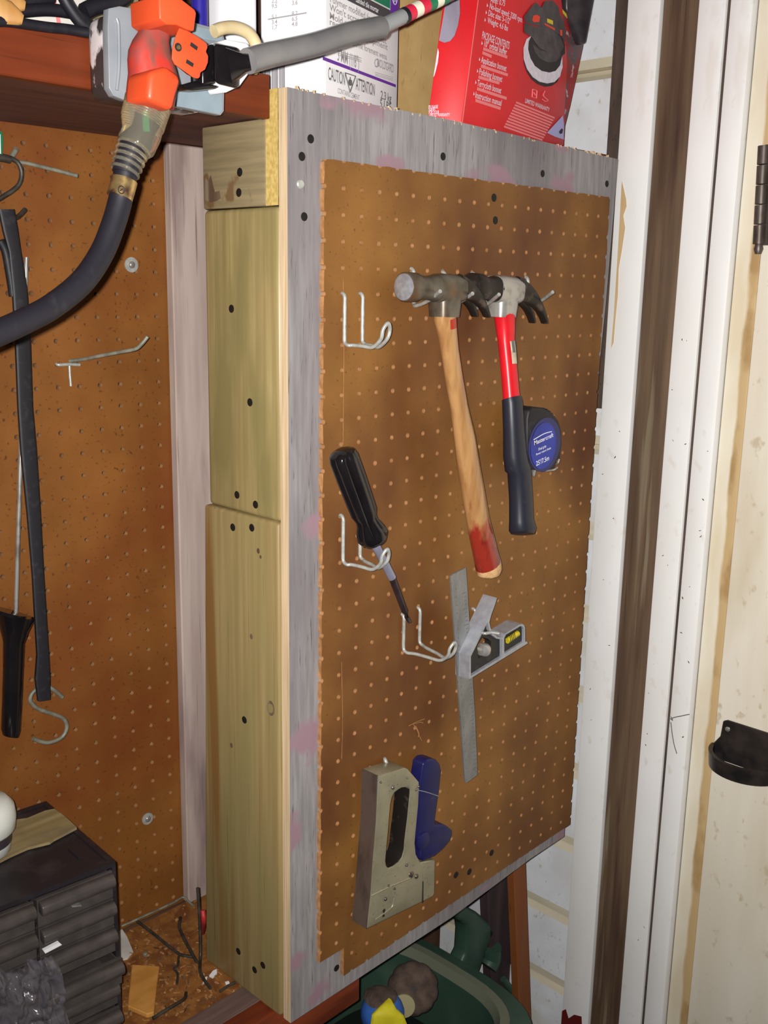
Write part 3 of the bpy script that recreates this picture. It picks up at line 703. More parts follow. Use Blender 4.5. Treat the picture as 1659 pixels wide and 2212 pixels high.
# screwdriver
YS = -.040
sd = thing('screwdriver', 'screwdriver with fluted black handle hanging tip down through a wire hook', 'screwdriver', W(820,1180,'y',YS))
prof = [((722,976),(752,970),.55),((710,988),(768,971),.9),((709,1000),(774,982),1),((722,1045),(785,1022),1),((744,1085),(803,1060),1),((757,1117),(814,1094),1),((765,1131),(811,1113),.86),((768,1141),(816,1122),.9),((770,1154),(834,1134),1.05),((773,1167),(841,1144),1.08),((780,1178),(836,1158),.98),((790,1180),(828,1166),.8)]
Cs = [W((a[0]+b[0])/2,(a[1]+b[1])/2,'y',YS) for a,b,_ in prof]
axd = (Cs[-2]-Cs[1]).normalized(); A0 = Cs[1]
R = []; n = 36
s_ = Y0.cross(axd).normalized(); d_ = axd.cross(s_)
for (a,b_,_), c in zip(prof, Cs):
    h0 = (c-A0).dot(axd); w2 = math.hypot(a[0]-b_[0],a[1]-b_[1])/2*pxm(c)*.97
    fl_d = .26 if 1 < len(R) < 9 else .05
    R.append([A0+axd*h0+(s_*math.cos(2*math.pi*k/n)+d_*math.sin(2*math.pi*k/n))*w2*(1-fl_d*max(0,math.cos(6*2*math.pi*k/n))**2) for k in range(n)])
m = MB(); m.rings(R); mk('handle', m, 'black_gloss', sd, smooth=50)
end = W(808,1172,'y',YS)
def seg(pa, pb, ra, rb, y=YS): 
    a, b_ = W(*pa,'y',y), W(*pb,'y',y); t = (b_-a).normalized(); x = Y0.cross(t).normalized(); z = t.cross(x)
    return [(a, x*ra, z*ra), (b_, x*rb, z*rb)]
m = MB(); m.loft(seg((806,1168),(847,1248),.0050,.0046),16); mk('ferrule', m, 'ferrule', sd, smooth=50)
m = MB(); m.loft(seg((846,1246),(874,1320),.0039,.0036)+[(W(879,1334,'y',YS), (W(879,1334,'y',YS)-W(878,1334,'y',YS)).normalized()*.0040, Y0*.0016),(W(885,1345,'y',YS), Vector((1,0,0))*.0026, Y0*.0007)],14); mk('shaft', m, 'shaft_dark', sd, smooth=50)

# combination square: blade + cast head
cs = thing('combination_square', 'combination square with grey steel ruler and black head on wire hooks', 'square', W(1003,1688,'y',-.03))
def R1(x,y,yy): return W(840+x/4.1475, 1200+y/4.1475,'y',yy)
m = MB(); yb_ = -.0315
m.prism([R1(x,y,yb_) for x,y in ((555,190),(580,165),(692,108),(705,300),(722,600),(770,1400),(795,1965),(700,2035),(683,2030))], (0,.0022,0)); mk('blade', m, 'rule_steel', cs)
m = MB()
for k in range(46):
    t = k/45; a = R1(690+t*100,330+t*1600,yb_-.0002); bpt = R1(655+t*104,345+t*1602,yb_-.0002)
    L_ = 1.0 if k % 4 == 0 else .5
    a2 = a.lerp(bpt, L_); m.prism([a+Vector((0,0,.0004)), a2+Vector((0,0,.0004)), a2-Vector((0,0,.0004)), a-Vector((0,0,.0004))], (0,.0002,0))
    if k % 2 == 0:
        c_ = R1(600+t*95,300+t*1640,yb_-.0002); m.prism([c_+Vector((.001*math.cos(q*1.57+k),0,.0012*math.sin(q*1.57+k))) for q in range(4)], (0,.0002,0))
mk('graduations', m, 'ink_grey', cs)['label'] = 'fine ruler marks'
fyh, byh = -.0475, -.0262
P_ = lambda L: [R1(x,y,fyh) for x,y in L]
outer = [(970,380),(720,900),(720,1110),(1245,787),(1240,772),(1222,775),(1221,650),(1212,622),(1190,612),(1165,622),(1040,700),(1020,733),(975,730),(935,700),(912,650),(900,600),(915,540),(940,470)]
h1 = [(958,420),(905,540),(885,600),(855,640),(730,905),(732,1085),(1012,908),(1012,745),(960,742),(900,690),(888,640),(890,580),(925,500)]
frame_i = [(888,590),(735,905),(735,1080),(1016,905),(1016,752),(965,745),(925,715),(898,670)]
vial_i = [(1034,880),(1208,770),(1208,660),(1196,634),(1180,632),(1050,708),(1034,740)]
m = MB(); m.prism(P_(outer), (0,byh-fyh,0), holes=[P_(frame_i), P_(vial_i)]); hd_ = mk('head', m, 'cast_grey', cs)
m = MB(); rec = [(x,y) for x,y in frame_i]; hole = [(790,800),(835,730),(885,745),(915,770),(915,850),(880,880),(800,925)]
m.prism([R1(x,y,fyh+.004) for x,y in rec], (0,.010,0), holes=[[R1(x,y,fyh+.004) for x,y in hole]]); mk('web', m, 'cast_black', hd_)
m = MB(); m.prism([R1(x,y,fyh+.003) for x,y in vial_i], (0,.012,0)); mk('vial_seat', m, 'cast_black', hd_)
m = MB(); m.tube([R1(1058,765,fyh+.001),R1(1155,697,fyh+.001)], .0036, 12, smooth=False); vv = mk('vial', m, 'vial', hd_, smooth=50)
m = MB()
for t in (.3,.45,.6,.75): 
    c = R1(1062,762,fyh-.004).lerp(R1(1150,700,fyh-.004), t); m.tube([c+Vector((-.0012,0,.004)), c+Vector((.0012,0,-.004))], .0004, 5, smooth=False)
mk('vial_line', m, 'ink', vv)
m = MB(); m.tube([R1(1060,862,fyh+.0028),R1(1095,830,fyh+.0028),R1(1125,812,fyh+.0028)], .0006, 5); mk('scribed_line', m, 'cast_grey', hd_)
m = MB(); a = R1(812,840,fyh+.010); nn = (R1(880,840,fyh+.010)-a).normalized()
m.lathe([(.003,-.012),(.003,0),(.0075,.001),(.0085,.004),(.0085,.009),(.007,.012),(.003,.0135)], a, nn+Vector((0,-.35,0)), 18); mk('lock_knob', m, 'steel_bright', cs, smooth=40)
# hook behind the square
root = thing('pegboard_hook', 'wire hook behind the head of the combination square', 'hook', W(1022,1315,'y',0))
T = W(1022,1316,'y',0); E = R1(990,699,-.060); zl = E.z-.002
wire('prong', [T+Vector((0,.004,.0005)), T+Vector((0,-.001,.0005)), T+Vector((.0004,-.0038,-.003)), T+Vector((.001,-.0042,-.010)), Vector((T.x+.002,-.0042,zl+.010)), Vector((T.x+.003,-.0056,zl+.002)), Vector((T.x*.8+E.x*.2,-.012,zl)), R1(838,692,-.0462), R1(915,690,-.053), E], .0020, 'galv', root)

# staple gun
def R2(x,y,yy): return W(700+x/4.608, 1600+y/4.608,'y',yy)
sg = thing('staple_gun', 'silver hand staple gun with dark blue lever grip hanging on a hook', 'staple gun', R2(430,1870,-.02))
fys, bys = -.030, -.0045
body = [(540,352),(800,268),(835,280),(945,410),(948,455),(940,640),(915,900),(905,1020),(915,1130),(955,1205),(975,1265),(985,1330),(988,1480),(985,1600),(430,1872),(440,1760),(465,1545),(480,1300),(520,800)]
slot = [(735,492),(700,520),(680,560),(662,640),(640,900),(613,1190),(618,1240),(640,1272),(690,1250),(745,1210),(780,1160),(800,1080),(805,1000),(835,760),(858,520),(858,475),(830,462),(770,470)]
m = MB(); m.prism([R2(x,y,fys) for x,y in body], (0,bys-fys,0), holes=[[R2(x,y,fys) for x,y in slot]], hole_mi=1); m.bevel(.0012,2,40)
gb = mk('body', m, ['gun_steel','steel_black'], sg, smooth=40)
m = MB(); side = [(536,350),(524,800),(484,1300),(466,1560),(430,1868)]
Lf = [R2(x,y,fys+.0008)+Vector((-.0016,0,0)) for x,y in side]; Lb = [Vector((p.x,bys-.0006,p.z)) for p in Lf]
m2 = [m.v(p) for p in Lf]; m3 = [m.v(p) for p in Lb]; m4 = [m.v(p+Vector((.002,0,0))) for p in Lf]; m5 = [m.v(p+Vector((.002,0,0))) for p in Lb]
for i in range(4):
    m._f([m2[i],m3[i],m3[i+1],m2[i+1]]); m._f([m4[i],m4[i+1],m5[i+1],m5[i]]); m._f([m2[i],m2[i+1],m4[i+1],m4[i]]); m._f([m3[i],m5[i],m5[i+1],m3[i+1]])
m._f([m2[0],m4[0],m5[0],m3[0]]); m._f([m2[4],m3[4],m5[4],m4[4]])
mk('nose_strip', m, 'chrome', sg, smooth=30)['label'] = 'shiny front edge'
m = MB(); gr = [(868,470),(848,600),(822,900),(812,1060),(792,1150),(760,1200),(700,1252),(640,1276)]
pts = [R2(x,y,(fys+bys)/2)+Vector((-.0065,0,.001)) for x,y in gr]; m.tube(pts, .0062, 10); mk('grip_liner', m, 'steel_black', sg, smooth=60)
m = MB(); m.prism([R2(x,y,fys+.006) for x,y in ((960,1215),(1108,1185),(1100,1520),(1088,1548),(985,1602),(978,1330))], (0,.014,0)); m.bevel(.001,1,40); mk('magazine_end', m, 'gun_steel', sg, smooth=40)
m = MB()   # folded lower sleeve and crease lines
m.tube([R2(470,1545,fys-.0002),R2(640,1460,fys-.0006),R2(840,1372,fys-.0006),R2(880,1340,fys-.0006)], .0010, 6)
m.tube([R2(510,1780,fys-.0002),R2(650,1680,fys-.0004),R2(700,1640,fys-.0004)], .0008, 6); m.tube([R2(640,1690,fys-.0002),R2(680,1640,fys-.0006),R2(700,1560,fys-.0004)], .0009, 6)
mk('pressed_crease', m, 'gun_steel', gb, smooth=60)
for (x,y),rd in (((868,1335),.0042),((920,1350),.003),((685,465),.0026),((935,455),.0016),((820,1238),.0018),((640,1440),.0014),((700,1472),.0014),((610,1575),.0024),((915,488),.0016),((825,370),.0012),((562,412),.0014)):
    q = MB(); q.lathe([(rd,-.001),(rd,.0008),(rd*.6,.0018),(rd*.1,.0021)], R2(x,y,fys), (0,-1,0), 12); mk('rivet', q, 'chrome', sg, smooth=50)
m = MB(); m.prism([R2(x,y,fys-.0003) for x,y in ((605,1670),(612,1690),(598,1715),(606,1750),(580,1757),(590,1715),(585,1690))], (0,.0004,0)); m.prism([R2(x,y,fys-.0003) for x,y in ((983,1400),(990,1400),(988,1600),(978,1620))], (0,.0004,0)); mk('slot_mark', m, 'ink', gb)
m = MB(); lv = [(1000,1010),(930,1000),(925,850),(945,560),(975,320),(990,230),(1030,188),(1075,180),(1120,192),(1155,235),(1168,300),(1150,480),(1120,700),(1102,840),(1190,832),(1225,850),(1275,890),(1280,930),(1255,1000),(1190,1080),(1110,1150),(985,1205),(960,1180),(965,1120)]
m.prism([R2(x,y,-.026) for x,y in lv], (0,.018,0)); m.bevel(.005,3,35); lvr = mk('lever_grip', m, 'blue_grip', sg, smooth=55); lvr['label'] = 'dark blue plastic lever grip'
m = MB(); m.lathe([(.011,-.001),(.011,.001),(.009,.0018)], R2(985,1000,-.0262), (0,-1,0), 20); mk('pivot_boss', m, 'blue_grip', lvr, smooth=50)
m = MB(); m.tube([R2(915,488,fys-.001),R2(1020,512,fys-.003),R2(1142,553,fys-.001)], .0004, 5); mk('loose_wire', m, 'galv', sg)
h = wire('pegboard_hook', [R2(600,178,.003),R2(604,180,-.003),R2(612,200,-.0065),R2(632,250,-.009),R2(645,300,-.012),R2(662,330,-.016)], .0022, 'galv')
tag(h, 'wire hook holding the staple gun by its top', 'hook')
m = MB(); m.prism([R2(x,y,fys+.002) for x,y in ((580,345),(720,296),(735,306),(730,325),(590,362))], (0,.014,0)); mk('top_slot', m, 'steel_black', sg)
# ------------------------------------------------------------------ back pegboard hardware
def bk(pts, off): return [BK(x,y,o) for (x,y),o in zip(pts, off if isinstance(off,(list,tuple)) else [off]*len(pts))]
for (px,py),rd,lab in (((283,572),.0085,'upper fender washer with round screw head on the back pegboard'),((318,1768),.0078,'lower fender washer with round screw head, near the drawer cabinet')):
    C_ = BK(px,py,.0); t_ = thing('fender_washer', lab, 'washer', C_)
    m = MB(); m.lathe([(.002,.0002),(rd,.0002),(rd,.0014),(.002,.0014)], C_, BN, 28); mk('washer', m, 'galv', t_, smooth=40)
    m = MB(); m.lathe([(.0042,.001),(.0040,.0024),(.0028,.0036),(.001,.0041)], C_, BN, 16); mk('screw', m, 'steel_bright', t_, smooth=50)
# long single hook, middle
th_ = thing('pegboard_hook', 'long single wire hook with cross base on the back pegboard below the cord', 'hook', BK(150,785))
wire('prong', bk([(150,780),(180,776),(220,768),(262,760),(292,754),(306,743),(319,727)], [.002,.014,.034,.055,.070,.076,.080]), .0021, 'wire_dull', th_)
wire('base_wire', bk([(121,784),(126,788),(150,787),(172,788)], [-.003,.002,.0025,.0025]), .0019, 'galv', th_)
wire('stub', bk([(150,790),(151,812),(153,834)], .0024), .0015, 'galv', th_, smooth=False)
th_ = thing('pegboard_hook', 'long wire hook with dark open ring at the upper left of the back pegboard', 'hook', BK(30,345))
wire('prong', bk([(34,349),(60,353),(110,365),(168,380)], [.004,.012,.03,.05]), .0021, 'wire_dull', th_)
wire('stub', bk([(26,338),(31,330),(36,321)], [.003,.006,.010]), .0028, 'wire_dull', th_)
m = MB(); m.tube(bk([(22,341),(38,351),(46,368),(46,385),(40,400),(27,412),(13,421),(-6,432),(-30,440)], .010), .0026, 8); mk('ring', m, 'wire_dark', th_, smooth=60)
m = MB(); m.tube(bk([(-20,338),(5,341),(22,345)], .009), .0042, 8); mk('base_wire', m, 'wire_dark', th_, smooth=60)
m = MB(); m.prism(bk([(-30,280),(4,284),(7,300),(5,334),(-30,338)], .012), -BN*.0015); cg = mk('tag_edge', m, 'band_green')
cg.name = 'hang_tag'; tag(cg, 'white tag with green edge at the left border of the back pegboard', 'tag')
m = MB(); m.prism(bk([(-28,286),(1,290),(2,332),(-28,334)], .0124), -BN*.0002); mk('face', m, 'card_white', cg)

# rubber strap with S hook, and its peg
h = wire('pegboard_hook', bk([(24,472),(36,470),(46,462),(54,453)], [.0,.010,.022,.030]), .0026, 'wire_dark'); tag(h, 'short dark hook holding the top of the black rubber strap', 'hook')
strap = thing('tie_down_strap', 'flat black rubber tie-down strap hanging down the back pegboard', 'strap', BK(94,1512,.03))
sp = [((-4,452),(30,452)),((6,500),(38,497)),((18,545),(44,540)),((26,627),(58,624)),((32,728),(65,725)),((38,880),(70,878)),((44,972),(78,968)),((58,1111),(87,1108)),((69,1242),(94,1240)),((79,1415),(105,1412)),((75,1466),(108,1464)),((81,1514),(108,1510))]
secs = []
for i,(a,b_) in enumerate(sp):
    A, B = BK(*a,.040-.004*(i/11)), BK(*b_,.040-.004*(i/11)); secs.append(((A+B)/2, (B-A)/2, BN*.0028))
m = MB(); m.loft(secs, 16, 5); mk('strap', m, 'rubber_black', strap, smooth=45)
m = MB(); A = [BK(x,y,.036) for x,y in ((0,520),(12,545),(22,600),(28,640))]; m.tube(A, .0045, 8); mk('fold', m, 'rubber_black', strap, smooth=60)
s5 = lambda L, off: [BK(x/2.7646, 880+y/2.7646, off) for x,y in L]
m = MB(); m.tube(s5([(372,1732),(345,1705),(310,1680),(262,1664),(218,1684),(186,1718),(183,1758),(228,1800),(320,1832),(382,1862),(399,1910),(372,1968),(302,2000),(245,1996),(198,1978)], .026), .0024, 10); tag(mk('s_hook', m, 'wire_dull', smooth=60), 's-shaped wire hook through the lower end of the black strap', 'hook')
# long rod tool with black handle
rt = thing('rod_tool', 'thin steel rod tool with flared black handle hanging behind the black strap', 'tool', BK(20,1588,.02))
A, B = BK(57,556,.012), BK(34,1334,.022); wire('shaft', [A, A.lerp(B,.5), B], .0024, 'steel_bright', rt)
secs = []
for (a,b_) in (((-18,1316),(80,1335)),((-16,1322),(78,1340)),((-4,1360),(66,1362)),((4,1386),(56,1388)),((4,1450),(53,1450)),((2,1520),(50,1520)),((0,1575),(47,1575)),((4,1588),(42,1590))):
    P1, P2 = BK(*a,.022), BK(*b_,.022); secs.append(((P1+P2)/2, (P2-P1)/2*.86, BN*((P2-P1).length/2*.78)))
m = MB(); m.loft(secs, 20); mk('handle', m, 'black_gloss', rt, smooth=50)
m = MB(); c1, c2 = secs[0][0]+Vector((0,0,.004)), secs[0][0]; m.loft([(c1-Vector((.006,0,0)), secs[0][1]*.8, secs[0][2]*.9), (c2-Vector((.006,0,0)), secs[0][1]*.8, secs[0][2]*.9)], 20); mk('collar', m, 'black_gloss', rt, smooth=50)

# ------------------------------------------------------------------ electrical box, adapter and cords
def EB(x,y,yy): return W(220+x/4.879, y/4.879, 'y', yy)
eb = thing('electrical_box', 'metal two-gang outlet box with silver cover screwed to the red shelf rail', 'electrical box', (-.21,.028,.045))
cx_, cz_, hw, hh = -.2135, .079, .0535, .0345
m = MB(); m.box((cx_-.048, -.014, .0475), (cx_+.047, .0278, .1115)); m.bevel(.010,3,40); mk('box_body', m, 'box_paint', eb, smooth=50)
m = MB(); cv = [(235,18),(258,13),(300,20),(380,38),(455,58),(480,68),(487,90),(484,240),(477,249),(395,232),(268,216),(246,207),(236,190),(233,60)]
m.prism([W(x,y,'y',-.022) for x,y in cv], (0,.008,0)); m.bevel(.0025,3,25); mk('cover', m, 'box_metal', eb, smooth=50)
m = MB(); m.prism([W(x,y,'y',-.0226) for x,y in ((392,185),(479,188),(480,240),(473,246),(380,229))], (0,.001,0)); mk('cover_panel', m, 'box_plate', eb); m = MB(); m.prism([W(x,y,'y',-.0226) for x,y in ((415,55),(456,64),(478,76),(482,92),(415,80))], (0,.001,0)); mk('cover_panel', m, 'box_plate', eb)
m = MB(); q = [W(x,y,'y',-.0228) for x,y in ((252,40),(256,60),(257,140),(252,195))]; m.tube(q, .0014, 8); mk('raised_rib', m, 'box_metal', eb, smooth=60)

ta = thing('outlet_adapter', 'orange worn three-outlet adapter hanging in front of the silver outlet box', 'adapter', W(320,235,'y',-.09))
YT = -.088
def lq(pairs, y, flat, power=2.0):
    secs = []
    for a,b_ in pairs:
        P1, P2 = EB(*a,y), EB(*b_,y); secs.append(((P1+P2)/2, (P2-P1)/2*.88, Y0*((P2-P1).length/2*flat)))
    return secs
m = MB(); m.loft(lq([((255,985),(752,1178)),((268,880),(770,1010)),((284,740),(806,905)),((276,600),(770,760)),((285,500),(720,600)),((330,400),(700,470)),((400,300),(720,340)),((445,180),(760,230)),((470,60),(800,120)),((500,-120),(840,-60)),((520,-160),(800,-120))], YT, .62, 2.6), 24, 2.8)
mk('body', m, 'orange_worn', ta, smooth=55)
m = MB(); m.prism([EB(x,y,YT-.028) for x,y in ((505,750),(690,690),(835,800),(836,872),(790,1020),(755,1172),(480,1052))], (0,.03,0)); m.bevel(.004,3,30); mk('plug_body', m, 'orange_plastic', ta, smooth=55)
m = MB(); m.prism([EB(x,y,YT-.030) for x,y in ((600,-60),(780,-60),(985,100),(1000,140),(975,330),(900,312),(790,262),(690,262),(610,200))], (0,.036,0)); m.bevel(.004,3,30); mk('outlet', m, 'orange_plastic', ta, smooth=55)
oface = [(735,620),(740,520),(775,380),(815,288),(900,320),(1020,390),(1108,456),(1116,500),(1098,545),(1124,590),(1120,660),(1090,735),(1040,765),(1036,815),(1010,832),(960,818),(880,760),(765,680)]
m = MB()
F = [EB(x,y,YT-.045) for x,y in oface]; Bk = [EB(x*.72+720*.28,y*.8+640*.2,YT-.008) for x,y in oface]
m.rings([F, [f.lerp(g,.15) for f,g in zip(F,Bk)], Bk]); m.bevel(.0012,2,40); ol = mk('outlet', m, 'orange_plastic', ta, smooth=50)
m = MB()
for a,b_,wd in (((938,462),(1008,512),.0013),((893,643),(965,688),.0013)):
    P1, P2 = EB(*a,YT-.0455), EB(*b_,YT-.0455); t = (P2-P1).normalized(); nn = t.cross(Y0).normalized()*wd
    m.prism([P1-nn, P2-nn, P2+nn, P1+nn], (0,.0004,0))
m.lathe([(.0028,-.0002),(.0028,.0002)], EB(805,497,YT-.0453), (0,-1,0), 14)
mk('slot', m, 'ink', ol)
m = MB(); m.lathe([(.0014,0),(.0014,.0006)], EB(808,500,YT-.0455), (0,-1,0), 10); mk('ground_contact', m, 'brass', ol)

# black plug in the right outlet
bp_ = thing('power_plug', 'square black plug pushed into the right of the orange adapter', 'plug', EB(1300,940,-.07))
f1 = [EB(x,y,-.100) for x,y in ((1185,455),(1455,505),(1440,940),(1195,880))]
f0 = [EB(x,y,-.066) for x,y in ((1165,440),(1420,490),(1405,915),(1170,860))]
m = MB(); m.hexa([f1[3],f1[2],f0[2],f0[3],f1[0],f1[1],f0[1],f0[0]]); m.bevel(.003,3,30); mk('plug_block', m, 'black_gloss', bp_, smooth=50)
m = MB(); g1 = [EB(x,y,-.084) for x,y in ((1050,520),(1190,455),(1200,880),(1060,900))]; m.prism(g1, (0,.016,0)); m.prism([EB(x,y,-.083) for x,y in ((850,895),(1000,850),(1250,905),(1200,930),(1010,948),(905,942))], (0,.014,0)); m.bevel(.003,2,40); mk('plug_face', m, 'black_gloss', bp_, smooth=50)
a, b_ = EB(1340,690,-.098), EB(1560,655,-.108); t = (b_-a).normalized(); x = t.orthogonal().normalized(); z = t.cross(x)
m = MB(); m.loft([(a,x*.013,z*.013),(a.lerp(b_,.35),x*.010,z*.010),(a.lerp(b_,.7),x*.007,z*.007),(b_,x*.006,z*.006)],18); mk('strain_relief', m, 'black_gloss', bp_, smooth=50)
def C2(x,y,yy): return W(420+x/2.9625, y/2.9625,'y',yy)
gc = thing('sleeved_cable', 'grey sleeved cord with red, white and green bands rising right from the black plug', 'cord', C2(350,400,-.11))
pA, pB = C2(340,392,-.106), C2(1190,176,-.085)
m = MB(); mid = C2(760,288,-.098)
prs = [pA, pA.lerp(mid,.3)+Vector((0,0,.0006)), mid, mid.lerp(pB,.5)+Vector((0,0,.0015)), pB]
m.tube(prs, .0094, 20); mk('sleeve', m, 'hose_grey', gc, smooth=60)
m = MB(); t = (pB-mid).normalized(); m.lathe([(.0072,-.001),(.0072,.0012)], pB, t, 20); mk('sleeve_end', m, 'ink', gc)
pC = C2(1330,108,-.082); m = MB(); m.tube([pB-t*.002, pB.lerp(pC,.5), pC], .0066, 18); mk('clear_tube', m, 'clear_soft', gc, smooth=60)
m = MB(); m.tube([pB-t*.002, pB.lerp(pC,.5), pC], .0042, 12); mk('inner_cable', m, 'hose_grey', gc, smooth=60)
def band(p0, p1, rr, m_, name='band'):
    q = MB(); q.tube([C2(*p0,-.081), C2((p0[0]+p1[0])/2,(p0[1]+p1[1])/2,-.081), C2(*p1,-.081)], rr, 18); return mk(name, q, m_, gc, smooth=60)
band((1322,114),(1352,97),.0072,'cord_black','collar')
band((1352,97),(1392,76),.0068,'band_red'); band((1392,76),(1436,54),.0068,'band_white'); band((1436,54),(1482,32),.0068,'band_red'); band((1482,32),(1524,14),.0068,'band_green'); band((1524,14),(1566,-6),.0068,'band_white'); band((1566,-6),(1605,-24),.0068,'band_green'); band((1605,-24),(1800,-112),.0064,'hose_grey','cable_end')

# big black extension cord with the clear plug
def C1(x,y,yy): return W(x/2.5136, y/2.5136,'y',yy)
ec = thing('extension_cord', 'thick black extension cord with clear ribbed plug hanging from the orange adapter', 'cord', C1(700,960,-.09))
YC = -.088
def l1(pairs, y, k=.9, flat=1.0):
    secs = []
    C = [C1((a[0]+b[0])/2,(a[1]+b[1])/2,y) for a,b in pairs]
    for i,(a,b_) in enumerate(pairs):
        t = (C[min(i+1,len(C)-1)]-C[max(i-1,0)]).normalized(); s = Y0.cross(t).normalized(); d = t.cross(s)
        w2 = math.hypot(a[0]-b_[0],a[1]-b_[1])/2/2.5136*pxm(C[i])*k
        secs.append((C[i], s*w2, d*w2*flat))
    return secs
m = MB(); m.loft(l1([((690,508),(922,612)),((675,560),(908,640)),((660,640),(888,695)),((668,690),(868,770)),((640,745),(838,830)),((640,780),(815,842))], YC), 24); mk('clear_shell', m, 'clear_amber', ec, smooth=55)
m = MB()
for k in range(9):
    f = k/8; a = (688-30*f, 520+120*f); b_ = (915-25*f, 615+75*f)
    c = C1((a[0]+b_[0])/2,(a[1]+b_[1])/2,YC); t = (C1(640,960,YC)-C1(800,560,YC)).normalized(); x = Y0.cross(t).normalized(); z = t.cross(x); rr = math.hypot(a[0]-b_[0],a[1]-b_[1])/2/2.5136*pxm(c)*.91
    if k % 1 == 0: m.tube([c+x*rr*math.cos(2*math.pi*j/20)+z*rr*math.sin(2*math.pi*j/20) for j in range(20)], .0007, 6, smooth=False, closed=True)
mk('grip_ribs', m, 'clear_amber', ec, smooth=60)
m = MB(); m.loft(l1([((755,560),(850,600)),((745,640),(845,675)),((730,690),(815,740)),((660,755),(795,815)),((640,830),(770,880)),((618,900),(748,945)),((610,925),(742,968))], YC, .92), 20); mk('inner_cable', m, 'cord_black', ec, smooth=55)
m = MB()
for f in (0.0,.22,.44,.66,.9):
    a = (650-42*f, 770+150*f); b_ = (800-60*f, 830+138*f)
    c = C1((a[0]+b_[0])/2,(a[1]+b_[1])/2,YC); t = (C1(640,960,YC)-C1(800,560,YC)).normalized(); x = Y0.cross(t).normalized(); z = t.cross(x); rr = math.hypot(a[0]-b_[0],a[1]-b_[1])/2/2.5136*pxm(c)*.95
    m.tube([c+x*rr*math.cos(2*math.pi*j/20)+z*rr*math.sin(2*math.pi*j/20) for j in range(20)], .0014, 6, smooth=False, closed=True)
mk('strain_ribs', m, 'clear_amber', ec, smooth=60)
m = MB(); g = C1(790,660,YC-.008); m.box(g-Vector((.002,.001,.007)), g+Vector((.002,.001,.007))); mk('green_glint', m, 'band_green', ec)  # greenish glint in the clear plug, painted as a small solid block
cp = [(272,372),(266,400),(258,440),(243,490),(218,550),(176,610),(112,662),(50,695),(-20,726),(-90,752)]
yy_ = [YC,YC,YC,-.090,-.094,-.10,-.106,-.112,-.118,-.124]
cpts = [W(x,y,'y',v_) for (x,y),v_ in zip(cp,yy_)]
m = MB(); m.tube(cpts, .0086, 18, steps=8); mk('cable', m, 'cord_black', ec, smooth=60)
m = MB(); m.tube([W(269,388,'y',YC),W(264,407,'y',YC),W(258,427,'y',YC)], .0094, 18); bd = mk('brass_band', m, 'brass', ec, smooth=60)
m = MB(); c = W(262,410,'y',YC-.0098); m.tube([c+Vector((.0026*math.cos(k*.5236),0,.0026*math.sin(k*.5236))) for k in range(12)], .0004, 5, closed=True, smooth=False); m.tube([c+Vector((-.001,0,-.0006)), c+Vector((.001,0,.0006))], .0004, 5); mk('stamp', m, 'ink', bd)

# ------------------------------------------------------------------ shelf contents
ZS = .0858
# white mortar box turned a little on the shelf
cb = thing('carton', 'white mortar carton with caution triangle and purple line on the shelf above the panel', 'box', (.06,.10,ZS+.0004))
ya_ = math.radians(16); ex = Vector((math.cos(ya_), math.sin(ya_), 0)); el = Vector((-math.sin(ya_), math.cos(ya_), 0))
Oc = W(701,206,'y',.052); Oc.z = ZS+.0005
nR = Vector((ex.y,-ex.x,0)); PR = Wp(859,235,Oc,nR); wR = (PR-Oc).dot(ex)
nL = -ex; PL = Wp(562,160,Oc,nL); wL = (PL-Oc).dot(el); HB = .24
m = MB(); m.hexa([Oc,Oc+ex*wR,Oc+ex*wR+el*wL,Oc+el*wL]+[p+Vector((0,0,HB)) for p in (Oc,Oc+ex*wR,Oc+ex*wR+el*wL,Oc+el*wL)]); m.bevel(.003,3,30); bmesh.ops.recalc_face_normals(m.bm, faces=m.bm.faces)
carton = mk('carton_body', m, 'card_white', cb, smooth=40)
UZ = Vector((0,0,1))
def FR(px,py,off=.0004): return Wp(px,py,Oc+nR*off,nR)
def FL(px,py,off=.0004): return Wp(px,py,Oc+nL*off,nL)
def c7(x,y,off=.0004): return FR(680+x/8.295, y/8.295, off)
def quad(mb, pts, n, th=.0002): mb.prism(pts, -n*th)
m = MB(); quad(m, [c7(145,1010),c7(1452,1515),c7(1452,1565),c7(145,1075)], nR); mk('purple_line', m, 'purple', carton)
def uv(P): d = P-Oc; return d.dot(ex), d.z
m = MB(); v0 = uv(c7(1180,300))[1]-.010; v1 = uv(c7(1430,225))[1]
m.mi=0
quad(m, [Oc+nR*.0004+ex*.012+UZ*(v0+.010), Oc+nR*.0004+ex*(wR-.004)+UZ*(v0+.010), Oc+nR*.0004+ex*(wR-.004)+UZ*v1, Oc+nR*.0004+ex*.012+UZ*v1], nR)
mk('black_band', m, 'grey_print', carton)
m = MB(); quad(m, [Oc+nR*.0005+ex*.055+UZ*(v1+.0015), Oc+nR*.0005+ex*(wR-.024)+UZ*(v1+.0015), Oc+nR*.0005+ex*(wR-.024)+UZ*(HB-.05), Oc+nR*.0005+ex*.055+UZ*(HB-.05)], nR); mk('green_panel', m, 'green_print', carton)
m = MB(); quad(m, [Oc+nR*.0006+ex*(wR-.023)+UZ*(v1-.002), Oc+nR*.0006+ex*(wR-.004)+UZ*(v1-.002), Oc+nR*.0006+ex*(wR-.004)+UZ*(HB-.05), Oc+nR*.0006+ex*(wR-.023)+UZ*(HB-.05)], nR); pp = mk('purple_panel', m, 'purple', carton)
def tx(mb, s, P, h, wid=None, n=nR, e=ex): text_mesh(mb, s, P, e, UZ, h, wid=wid)
m = MB(); B_ = Oc+nR*.0008
